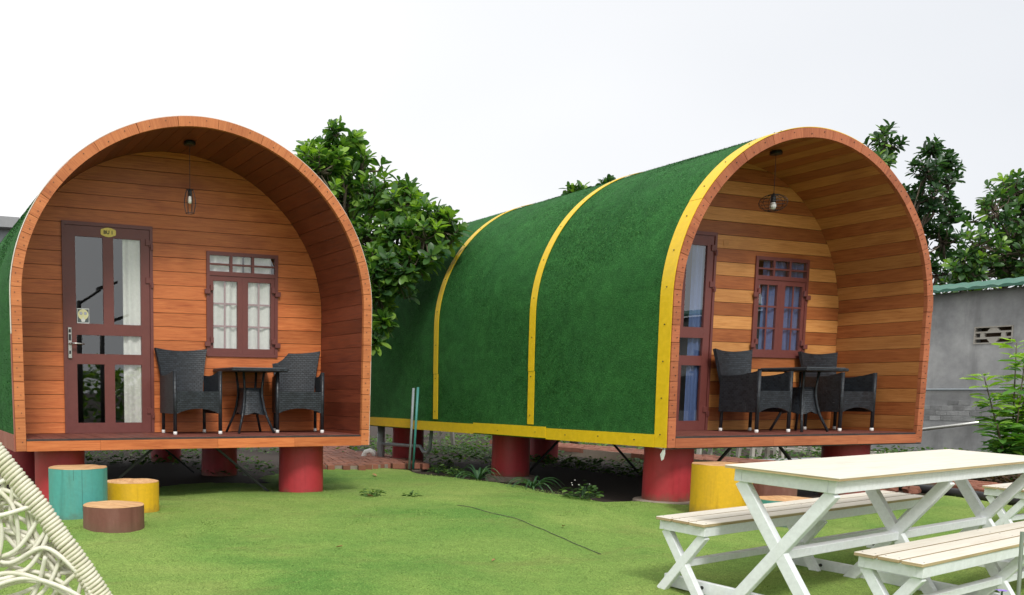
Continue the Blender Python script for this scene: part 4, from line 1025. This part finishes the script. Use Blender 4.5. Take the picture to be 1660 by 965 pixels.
# shrub with bright young leaves
def shrub(base, stems, label):
    t = empty('leafy_shrub', base, 0, label, 'shrub'); b = Vector(base); rr = random.Random(31); frames = []; st = MB()
    for ex_, h, lean in stems:
        p = [Vector((0, 0, 0)), Vector((ex_[0] * .4, ex_[1] * .4, h * .45)), Vector((ex_[0], ex_[1], h))]; st = MB().tube(cr_curve(p, 6, False), [.014 - .0008 * i for i in range(13)], 6); st.build('stem', 'bark', t, smooth=True)
        c = cr_curve(p, 8, False)
        for k, q in enumerate(c[3:]):
            f = (k + 3) / len(c)
            for s in range(6 if f < .95 else 9):
                a = rr.uniform(0, 6.28); d = Vector((math.cos(a), math.sin(a), .42 - .5 * (1 - f) + rr.uniform(-.2, .2)))
                frames.append((leaf_frame(b + q + d * .02, d, Vector((0, 0, 1)), rr.uniform(-.4, .4)), rr.uniform(.15, .24) * (.7 if f > .93 else 1), min(1, .15 + .65 * f * f + rr.uniform(-.12, .25))))
    foliage(t, frames, 'leaf_shrub', [dict(w=.34, curl=.35, fold=.3, blunt=.45), dict(w=.4, curl=.2, fold=.25, blunt=.5)], 300)
shrub((9.5, -1.45, -.55), [((-.35, .1), 1.05, 0), ((-.1, -.1), 1.5, 0), ((.15, .15), 1.7, 0), ((.4, -.1), 1.75, 0), ((-.5, -.1), .75, 0), ((.55, .2), 1.55, 0), ((.2, -.35), 1.35, 0), ((-.15, .3), 1.3, 0), ((.75, -.1), 1.6, 0), ((.05, .0), 1.0, 0), ((-.25, -.3), .6, 0), ((.4, -.4), .8, 0), ((.35, .2), 1.1, 0)], 'bright green shrub with yellow tips before the grey wall')

def lily(x, y, n, l, label, seed):
    z = lawn_z(x, y) - .01; t = empty('spider_lily', (x, y, z), 0, label, 'plant', 'strap-leaved plants along the turf edge'); rr = random.Random(seed)
    for i in range(n):
        a = rr.uniform(0, 6.28); ll = l * rr.uniform(.6, 1.1); up = rr.uniform(.55, 1.3); mb = MB(); vs = []
        d = Vector((math.cos(a), math.sin(a), 0)); sd_ = Vector((-d.y, d.x, 0))
        for k in range(7):
            u = k / 6; p = d * (ll * u * .75) + Vector((0, 0, ll * (up * u - .95 * u * u * up ** .3))); w = .011 * (1 - u ** 2) + .002; vs += [p - sd_ * w, p + Vector((0, 0, -.004)), p + sd_ * w]
        mb.add(vs, [(k * 3 + j, k * 3 + j + 1, k * 3 + j + 4, k * 3 + j + 3) for k in range(6) for j in range(2)], rr.uniform(.2, .8)); mb.build('leaf', 'leaf_lily', t, smooth=True, uv=False)
lily(3.72, 1.02, 24, .46, 'strap-leaved plant left of the middle red pillar', 1)
lily(3.66, -.1, 26, .44, 'strap-leaved plant right of the middle red pillar', 2)
lily(12.6, 1.0, 14, .5, 'strap-leaved plant at the foot of the grey wall', 5)
lily(7.9, -1.35, 18, .26, 'strap-leaved plant by the brick walk behind the picnic table', 6)
def weed(x, y, r, n, label, seed, mat='leaf_weed', flowers=0, group='low weeds along the turf edge'):
    z = gz(x, y) - .01; t = empty('weed', (x, y, z), 0, label, 'plant', group); rr = random.Random(seed); frames = []
    for i in range(n):
        a, q = rr.uniform(0, 6.28), rr.random() ** .6; p = Vector((x + r * q * math.cos(a), y + r * q * math.sin(a), z + r * .95 * rr.random() * (1.1 - q * .7) + .02)); d = Vector((math.cos(a), math.sin(a), rr.uniform(-.1, .6)))
        frames.append((leaf_frame(p, d, Vector((0, 0, 1)), rr.uniform(-.5, .5)), rr.uniform(.035, .06), rr.uniform(.2, .8)))
        if i % 6 == 0: MB().tube([(0, 0, 0), tuple((p - Vector((x, y, z))) * .9)], .003, 4).build('stem', 'leaf_lily', t, uv=False)
    foliage(t, frames, mat, [dict(w=.62, curl=.2, fold=.2, blunt=.5)], 40, 'foliage')
    for i in range(flowers):
        a = rr.uniform(0, 6.28); MB().lathe([(.003, 0), (.007, .004), (.003, .008)], 6, (r * .6 * math.cos(a), r * .6 * math.sin(a), r * rr.uniform(.8, 1.1))).build('flower', 'curtain_white', t)
weed(3.56, -1.0, .17, 130, 'small bushy weed with tiny pale flowers near the front red pillar', 1, flowers=5)
for i, (x, y, r, lab) in enumerate(((3.78, 2.0, .1, 'low weed nearest the pair of upright pipes'), (3.85, 1.75, .09, 'low weed left of the first strap-leaved plant'), (3.7, 1.45, .11, 'leafy weed close beside the first strap-leaved plant'), (4.05, 2.3, .13, 'leafy weed under the turf wall behind the upright pipes'))): weed(x, y, r, 60, lab, 10 + i)

weed(1.66, -.2, .1, 70, 'flat brownish weed tuft in the lawn right of the hut pillar', 21, group='weed tufts in the lawn')
weed(1.98, -.42, .06, 40, 'smaller weed tuft in the lawn beside the flat one', 22, group='weed tufts in the lawn')
# ground cover seen under and behind the huts
def cover(name, areas, mat, label, dens, size, seed, hmax=.12):
    rr = random.Random(seed); mb = MB(); vs0, fs0 = leaf_verts(1, .6, .2, .2, .5)
    for x0, x1, y0, y1 in areas:
        for _ in range(int((x1 - x0) * (y1 - y0) * dens)):
            x, y = rr.uniform(x0, x1), rr.uniform(y0, y1)
            if noise.noise(Vector((x * .9, y * .9, seed))) < -.12: continue
            a = rr.uniform(0, 6.28); p = Vector((x, y, gz(x, y) - .04 + rr.uniform(.01, hmax))); d = Vector((math.cos(a), math.sin(a), rr.uniform(-.1, .9)))
            mt = leaf_frame(p, d, Vector((0, 0, 1)), rr.uniform(-.6, .6)); s = size * rr.uniform(.6, 1.3); mb.add([mt @ (v * s) for v in vs0], fs0, rr.uniform(.1, .9))
    return tag(mb.build(name, mat, None, smooth=True, uv=False), label, 'weeds', None, 'stuff')
cover('ground_cover', [(-1.6, 3.6, 6.0, 11), (.9, 2.3, 2.6, 6), (-.6, .9, 4.5, 6), (4.2, 7.6, 3.2, 6.5), (5.9, 7.7, .3, 6.5), (5.9, 7.7, .3, 6.5), (8.9, 10, 0, 7), (4.5, 14, 6.5, 11), (10.5, 15, -1, 6), (3.9, 5.4, 3.6, 6)], 'leaf_weed', 'low green weeds growing behind and under the huts', 95, .075, 3)
cover('leaf_litter', [(8.3, 10.6, -3.0, -.9)], 'leaf_litter', 'dry brown leaves and litter on bare soil', 150, .055, 9, .06)
cover('mulch_pile', [(8.7, 9.9, -2.1, -1.2)], 'leaf_litter', 'heap of dry brown leaves by the brick walk', 1500, .06, 12, .2)

# ------------------------------------------------------------------ brick terrace and brick walk
BR = B(-.098, .098, -.047, .047, -.075, 0).mesh('brick', 'brick', bevel=.004)
def bricks(name, poly, ang, zf, thick_name='mortar', lim=300):
    xs_, ys_ = [p[0] for p in poly], [p[1] for p in poly]
    base = MB(); n = len(poly); sh_ = lambda x, y, d: (x, y, zf(x, y) + d)
    cx, cy = sum(xs_) / n, sum(ys_) / n
    q = [(cx + (x - cx) * .985, cy + (y - cy) * .985) for x, y in poly]
    base.add([sh_(x, y, -.012) for x, y in q] + [sh_(x, y, -.2) for x, y in q], [tuple(range(n))] + [(i, (i + 1) % n, n + (i + 1) % n, n + i) for i in range(n)])
    root = tag(base.build(name, 'mortar'), kind='structure')
    def ins(u, v):
        c = False
        for i in range(n):
            (x1, y1), (x2, y2) = poly[i], poly[i - 1]
            if (y1 > v) != (y2 > v) and u < (x2 - x1) * (v - y1) / (y2 - y1) + x1: c = not c
        return c
    c, s = math.cos(ang), math.sin(ang); spots = []
    for i in range(-60, 60):
        for j in range(-90, 90):
            u, v = (i + .5 * (j % 2)) * .202, j * .101; x, y = cx + c * u - s * v, cy + s * u + c * v
            if ins(x, y): spots.append((x, y))
    spots.sort(key=lambda p: (p[0] - CAM.x) ** 2 + (p[1] - CAM.y) ** 2)
    for x, y in spots[:lim]:
        obj('brick', BR, root, (x, y, zf(x, y) + R.uniform(-.005, .005)), (R.uniform(-.015, .015), R.uniform(-.02, .02), ang + R.uniform(-.02, .02)))
    if len(spots) > lim:
        rest = MB()
        for x, y in spots[lim:]:
            o = len(rest.v); mt = Matrix.Translation((x, y, zf(x, y) + R.uniform(-.005, .005))) @ Matrix.Rotation(ang, 4, 'Z'); rest.add([mt @ Vector(v) for v in [(a, b, d) for d in (-.07, 0) for b in (-.047, .047) for a in (-.098, .098)]], [(4, 5, 7, 6), (0, 1, 5, 4), (2, 6, 7, 3), (0, 4, 6, 2), (1, 3, 7, 5)])
        tag(rest.build('paving', 'brick', root), kind='stuff')
    return root
bricks('brick_terrace', [(2.3, 2.8), (3.0, 2.55), (3.5, 2.75), (3.95, 2.6), (4.15, 3.2), (4.4, 4.9), (4.2, 5.0), (4.6, 6.3), (5.8, 8.3), (4.8, 8.6), (3.6, 6.5), (2.9, 4.6)], 1.25, lambda x, y: gz(x, y) + .085)
bricks('brick_walk', [(7.78, -4.2), (8.3, -4.2), (8.45, -2.3), (8.7, 1), (9.0, 7), (8.1, 7), (7.85, 1), (7.72, -2.0)], 1.57, lambda x, y: gz(x, y) + .11)
ed = MB(); pe = [(7.62 + .04 * math.sin(y * 1.7), y) for y in [-6 + .25 * i for i in range(28)]]
ed.tube([(x, y, gz(x, y) + .04) for x, y in pe], .05, 8)
tag(ed.build('plastic_edging', 'black_plastic', None, smooth=True), 'black plastic edging between the lawn and the brick walk', 'edging')
# clods of red earth by the walk
for i, (x, y, s, lab) in enumerate(((7.2, -1.55, .1, 'larger clod of red earth by the turf edge behind the bench'), (7.42, -1.68, .07, 'smaller clod of red earth by the black edging'))):
    mb = MB(); n1, n2 = 8, 12
    for a in range(n1 + 1):
        for b in range(n2):
            t, f = math.pi * a / n1, 2 * math.pi * b / n2; d = Vector((math.sin(t) * math.cos(f) * 1.6, math.sin(t) * math.sin(f), math.cos(t) * .8)); k = 1 + .45 * noise.noise(d * 2.2 + Vector((i * 5, 0, 0))); mb.v.append(tuple(d * s * k))
    mb.f = [(a * n2 + b, a * n2 + (b + 1) % n2, (a + 1) * n2 + (b + 1) % n2, (a + 1) * n2 + b) for a in range(n1) for b in range(n2)]
    tag(mb.build('earth_clod', 'brick', None, (x, y, gz(x, y) + .03)), lab, 'clod', 'clods of red earth')

# ------------------------------------------------------------------ pipes
zt_ = gz(3.68, 2.5) + .08
tag(MB().tube([(3.655, 2.52, zt_ - .06), (3.665, 2.47, .585)], .0165, 10).build('upright_pipe', 'pvc_grey', smooth=True), 'grey plastic pipe standing upright before the turf wall', 'pipe', 'pair of upright pipes')
tag(MB().tube([(3.70, 2.50, zt_ - .06), (3.715, 2.44, .595)], .0165, 10).build('upright_pipe', 'pvc_teal', smooth=True), 'teal plastic pipe standing beside the grey upright pipe', 'pipe', 'pair of upright pipes')
dp = empty('drain_pipe', (3.95, 3.9, gz(3.9, 3.9)), 0, 'grey drain pipe run under the rear of the yellow-banded hut', 'pipe'); q = Vector((3.95, 3.9, gz(3.9, 3.9)))
sub = lambda P: [tuple(Vector(p) - q) for p in P]
MB().tube(sub([(3.95, 3.86, .05), (3.95, 3.86, -.52)]), .055, 14).build('downpipe', 'pvc_grey', dp, smooth=True)
MB().tube(sub([(3.95, 3.8, -.22), (3.95, 2.75, -.2), (3.95, 2.66, -.27), (3.95, 2.56, -.275), (3.95, 2.5, -.22), (3.95, 2.46, .05)]), .024, 10).build('trap_pipe', 'pvc_grey', dp, smooth=True)
MB().tube(sub([(3.95, 3.86, -.2), (3.95, 3.86, -.25)]), .062, 14).build('coupling', 'pvc_grey', dp)
eb = MB().tube([(0, 0, -.05), (.0, .0, .05), (.02, -.02, .1), (.07, -.06, .12), (.11, -.1, .1), (.12, -.11, .04)], .04, 12).build('pipe_elbow', 'white_plastic', None, (3.82, 4.15, gz(3.8, 4.1) + .04), smooth=True); tag(eb, 'short white pipe elbow lying by the brick terrace', 'pipe')

# small things on the lawn
cb = [(2.06, -1.1), (2.07, -1.85), (1.93, -2.6), (1.8, -3.3)]
tag(MB().tube([(p.x, p.y, lawn_z(p.x, p.y) + .0265) for p in cr_curve([Vector(c) for c in cb], 12, False)], .003, 5).build('cable', 'cable_grey', None, smooth=True), 'thin black cable lying across the lawn', 'cable')
for i, (x, y, s, lab) in enumerate(((2.75, 1.75, .1, 'curled dry leaf before the brick terrace'), (1.6, -.35, .07, 'dry leaf right of the red pillar of the orange-brown hut'), (2.2, -2.4, .06, 'dry leaf near the middle of the lawn'), (.1, -2.6, .05, 'dry leaf on the lawn before the low brown stool'), (.9, -3.3, .04, 'tiny dry leaf nearest the camera on the lawn'))):
    vs, fs = leaf_verts(s, s * .45, -.2, .5, .5); mb = MB(); mb.add(vs + [v + Vector((0, 0, .002)) for v in vs], fs + [tuple(len(vs) + k for k in reversed(f)) for f in fs], .5)
    tag(mb.build('dry_leaf', 'dry_leaf', None, (x, y, lawn_z(x, y) + .03), uv=False), lab, 'leaf', 'dry leaves on the lawn').rotation_euler = (0, 0, i * 1.3)
tag(MB().box(-.06, .06, -.03, .03, 0, .002).build('paper_scrap', 'paper', None, (1.36, -4.62, lawn_z(1.36, -4.62) + .026)), 'white paper scrap on the lawn under the picnic table', 'paper').rotation_euler = (0, 0, .3)

# ------------------------------------------------------------------ grey wall with green roof edge
WX = 15.0
wall = empty('garden_wall', (WX, 0, gz(WX, 0)), 0, 'grey rendered wall with green roof edge at the right', 'wall'); zo = gz(WX, 0); zl = lambda z: z - zo
vy0, vy1, vz0, vz1 = 1.855, 2.485, 1.425, 1.725
rw = MB(); 
rw.box(0, .2, -14, vy0, zl(-.8), zl(2.36)).box(0, .2, vy1, 16, zl(-.8), zl(2.36)).box(0, .2, vy0, vy1, zl(-.8), zl(vz0)).box(0, .2, vy0, vy1, zl(vz1), zl(2.36))
rw.build('render', 'concrete', wall)
B(.21, .3, -14, 16, zl(-.8), zl(2.3)).build('rear_leaf', 'interior', wall)
vb = MB(); t = .022
vb.box(-.012, .05, vy0, vy1, zl(vz0), zl(vz0 + t)).box(-.012, .05, vy0, vy1, zl(vz1 - t), zl(vz1)).box(-.012, .05, vy0, vy0 + t, zl(vz0 + t), zl(vz1 - t)).box(-.012, .05, vy1 - t, vy1, zl(vz0 + t), zl(vz1 - t))
hz = (vz1 - vz0)
for k in (1, 2): zc_ = vz0 + hz * k / 3; vb.box(-.006, .045, vy0 + t, vy1 - t, zl(zc_ - .016), zl(zc_ + .016))
for k, ps in ((0, (.5,)), (1, (.24, .78)), (2, (.5,))):
    for p in ps:
        yc_ = vy0 + (vy1 - vy0) * p; za, zb_ = vz0 + hz * k / 3 + .014, vz0 + hz * (k + 1) / 3 - .014; w0, w1 = (.09, .045) if k == 0 else ((.045, .09) if k == 2 else (.035, .035))
        w0, w1 = (.045, .1) if k == 0 else ((.1, .045) if k == 2 else (.035, .035))
        vb.add([(x, yc_ + s_ * w, zl(z)) for x in (-.004, .044) for z, w in ((za, w0), (zb_, w1)) for s_ in (-1, 1)], [(0, 1, 3, 2), (4, 6, 7, 5), (0, 4, 5, 1), (2, 3, 7, 6), (0, 2, 6, 4), (1, 5, 7, 3)])
vb.build('vent_block', 'grey_wood', wall)
bk = B(-.006, .01, -.094, .094, -.041, .041).mesh('block', 'block', bevel=.003)
rb = random.Random(8)
for r_ in range(5):
    for c_ in range(20):
        if r_ in (0, 4) and rb.random() < .45: continue
        if rb.random() < .12: continue
        obj('block', bk, wall, (rb.uniform(-.003, .001), 1.35 + c_ * .2 + .1 * (r_ % 2), zl(.02 + r_ * .094)), (rb.uniform(-.01, .01), 0, 0))
# corrugated green roof edge
rf = MB(); ny_ = 420; 
for i in range(ny_ + 1):
    y = -14 + 30 * i / ny_; w = abs(math.sin((y * 2 * math.pi) / .25 / 2)) ** .7
    rf.v += [(-.26, y, zl(2.385) + .032 * w), (-.255, y, zl(2.36)), (.1, y, zl(2.47) + .032 * w), (.6, y, zl(2.56) + .032 * w)]
rf.f = [(i * 4 + 1, i * 4 + 5, i * 4 + 4, i * 4) for i in range(ny_)] + [(i * 4 + k, i * 4 + 4 + k, i * 4 + 4 + kk, i * 4 + kk) for i in range(ny_) for k, kk in ((0, 2), (2, 3))]
rf.build('roof', 'roof_green', wall)
MB().tube([(-.05, -8, zl(.66)), (-.05, 2, zl(.635)), (-.05, 12, zl(.6))], .022, 8).build('conduit', 'pvc_grey', wall, smooth=True)
hr = MB().tube([(WX - .12, 2.2, .06), (WX - .2, 3.3, -.12), (WX - .3, 5, -.35)], .035, 10).build('metal_pole', 'steel', None, smooth=True); tag(hr, 'long metal pole leaning along the foot of the grey wall', 'pole')
# boards lying at the foot of the wall
for i, (y, x, lab) in enumerate(((5.0, 13.6, 'long plank lying on the ground beside the grey wall'), (4.6, 12.9, 'second long plank in front of the one by the grey wall'))):
    tag(B(-.1, .1, -3, 3, 0, .05).build('plank', 'grey_wood', None, (x, y, gz(x, y) - .03), grain='y'), lab, 'plank', 'planks by the wall')

# ------------------------------------------------------------------ far weathered benches seen under the second hut
def far_bench(x, y, rz, l, h, label):
    b = empty('weathered_bench', (x, y, gz(x, y) - .03), rad(rz), label, 'bench', 'weathered white benches behind the huts')
    for k in range(2): B(-l / 2, l / 2, -.16 + .17 * k, -.005 + .17 * k, h - .03, h).build('seat_plank', 'grey_wood', b)
    for sx in (-1, 1):
        for sy in (-1, 1): MB().bar((sx * (l / 2 - .08), sy * .14, h - .03), (sx * (l / 2 - .04), sy * .17, 0), .05, .06, (1, 0, 0)).build('leg', 'grey_wood', b)
    B(-l / 2 + .1, l / 2 - .1, -.02, .02, h * .4, h * .4 + .05).build('stretcher', 'grey_wood', b)
far_bench(10.3, 2.75, -12, .62, .72, 'pale weathered bench with thick legs behind the tall yellow stool')
far_bench(9.9, 3.5, 10, .9, .6, 'darker weathered bench left of the pale one under the yellow-banded hut')
far_bench(11.6, 3.2, 0, 1.3, .5, 'pale weathered bench with a long rail, right under the yellow-banded hut')
far_bench(6.4, 6.6, 20, 1.2, .5, 'pale weathered bench seen under the middle of the yellow-banded hut')
kb = B(9.2, 12.6, 2.05, 2.3, gz(10, 2) - .1, gz(10, 2) + .03); tag(kb.build('stone_kerb', 'concrete', None), kind='structure')

# ------------------------------------------------------------------ far building at the left edge
bd = empty('far_building', (-6.5, 26, -.6), 0, 'grey flat-roofed building behind the hut at the far left', 'building')
B(-8, 8.0, 0, 9, 0, 6.6).build('wall', 'far_wall', bd); B(-8.4, 8.2, -.5, 9.4, 6.6, 6.95).build('roof', 'far_roof', bd)
for i in range(5):
    w = B(-6.6 + 2.9 * i, -5.2 + 2.9 * i, -.03, .02, 3.6, 5.0).build('window', 'sticker_dark', bd); B(-6.7 + 2.9 * i, -5.1 + 2.9 * i, -.08, -.031, 3.5, 3.6).build('sill', 'far_roof', w)

# ------------------------------------------------------------------ what stands behind the camera and shows in the glass
def street_lamp(x, y, h, arm, label):
    l = empty('street_lamp', (x, y, gz(0, -12)), 0, label, 'street lamp', 'street lamps mirrored in the door glass'); z = -gz(0, -12)
    MB().tube([(0, 0, 0), (0, 0, h + z)], [.09, .07], 12).build('post', 'dark_steel', l, smooth=True)
    MB().tube([(0, 0, h - .1 + z), (arm, 0, h + .35 + z)], .04, 8).build('arm', 'dark_steel', l, smooth=True)
    MB().add([(arm - .1, -.16, h + .3 + z), (arm + .5, -.13, h + .55 + z), (arm + .5, .13, h + .55 + z), (arm - .1, .16, h + .3 + z), (arm - .1, -.16, h + .42 + z), (arm + .5, -.13, h + .62 + z), (arm + .5, .13, h + .62 + z), (arm - .1, .16, h + .42 + z)], [(0, 1, 2, 3), (7, 6, 5, 4), (0, 4, 5, 1), (1, 5, 6, 2), (2, 6, 7, 3), (3, 7, 4, 0)]).build('lamp_head', 'dark_steel', l)
street_lamp(2.72, -18.6, 3.2, .65, 'street lamp with post mirrored in the left door pane of the orange-brown hut')
street_lamp(3.7, -20.0, 2.35, .35, 'smaller street lamp mirrored in the right door pane of the orange-brown hut')
mb = MB(); rr = random.Random(77); vs0, fs0 = leaf_verts(1, .6, .2, .2, .5)
for _ in range(14000):
    x = rr.uniform(-30, 60); y = rr.uniform(-36, -30); top = 2.0 + 1.3 * noise.noise(Vector((x * .22, 0, 3))) + .8 * noise.noise(Vector((x * .8, 1, 3)))
    p = Vector((x, y, gz(0, -12) + (top + .7) * rr.random() ** .7)); mt = leaf_frame(p, Vector((rr.uniform(-1, 1), rr.uniform(-1, 1), rr.uniform(-.6, .6))), Vector((0, 0, 1)), rr.uniform(-1, 1)); s = rr.uniform(.22, .5); mb.add([mt @ (v * s) for v in vs0], fs0, rr.uniform(.1, .8))
tag(mb.build('tree_line', 'leaf_jack', None, smooth=True, uv=False), 'dark row of trees mirrored in the lower door panes', 'trees', None, 'stuff')
# stake and flower at the lower right corner
tag(MB().tube([(.987, -6.397, -.76), (.997, -6.37, .043)], .0065, 8).build('garden_stake', 'stake_green', None, smooth=True), 'thin grey-green stake at the lower right corner', 'stake')
fl = empty('purple_flower', (.93, -6.36, lawn_z(.93, -6.36)), 0, 'small purple flower at the lower right under the bench', 'flower'); hh = -.172 - lawn_z(.93, -6.36)
MB().tube([(0, 0, 0), (.005, 0, hh * .5), (0, 0, hh)], .003, 5).build('stem', 'leaf_lily', fl, uv=False)
for i in range(6):
    vs, fs = leaf_verts(.022, .013, .3, .3, .6); mt = leaf_frame(Vector((0, 0, hh)), Vector((math.cos(i * 1.05), math.sin(i * 1.05), .5)), Vector((0, 0, 1)), 0); MB().add([mt @ v for v in vs], fs).build('petal', 'petal', fl, uv=False)
for i in range(8):
    vs, fs = leaf_verts(.07, .02, .3, .3, .5); mt = leaf_frame(Vector((0, 0, hh * (.2 + .08 * i))), Vector((math.cos(i * 2.4), math.sin(i * 2.4), .6)), Vector((0, 0, 1)), 0); MB().add([mt @ v for v in vs], fs, .5).build('leaf', 'leaf_weed', fl, uv=False)
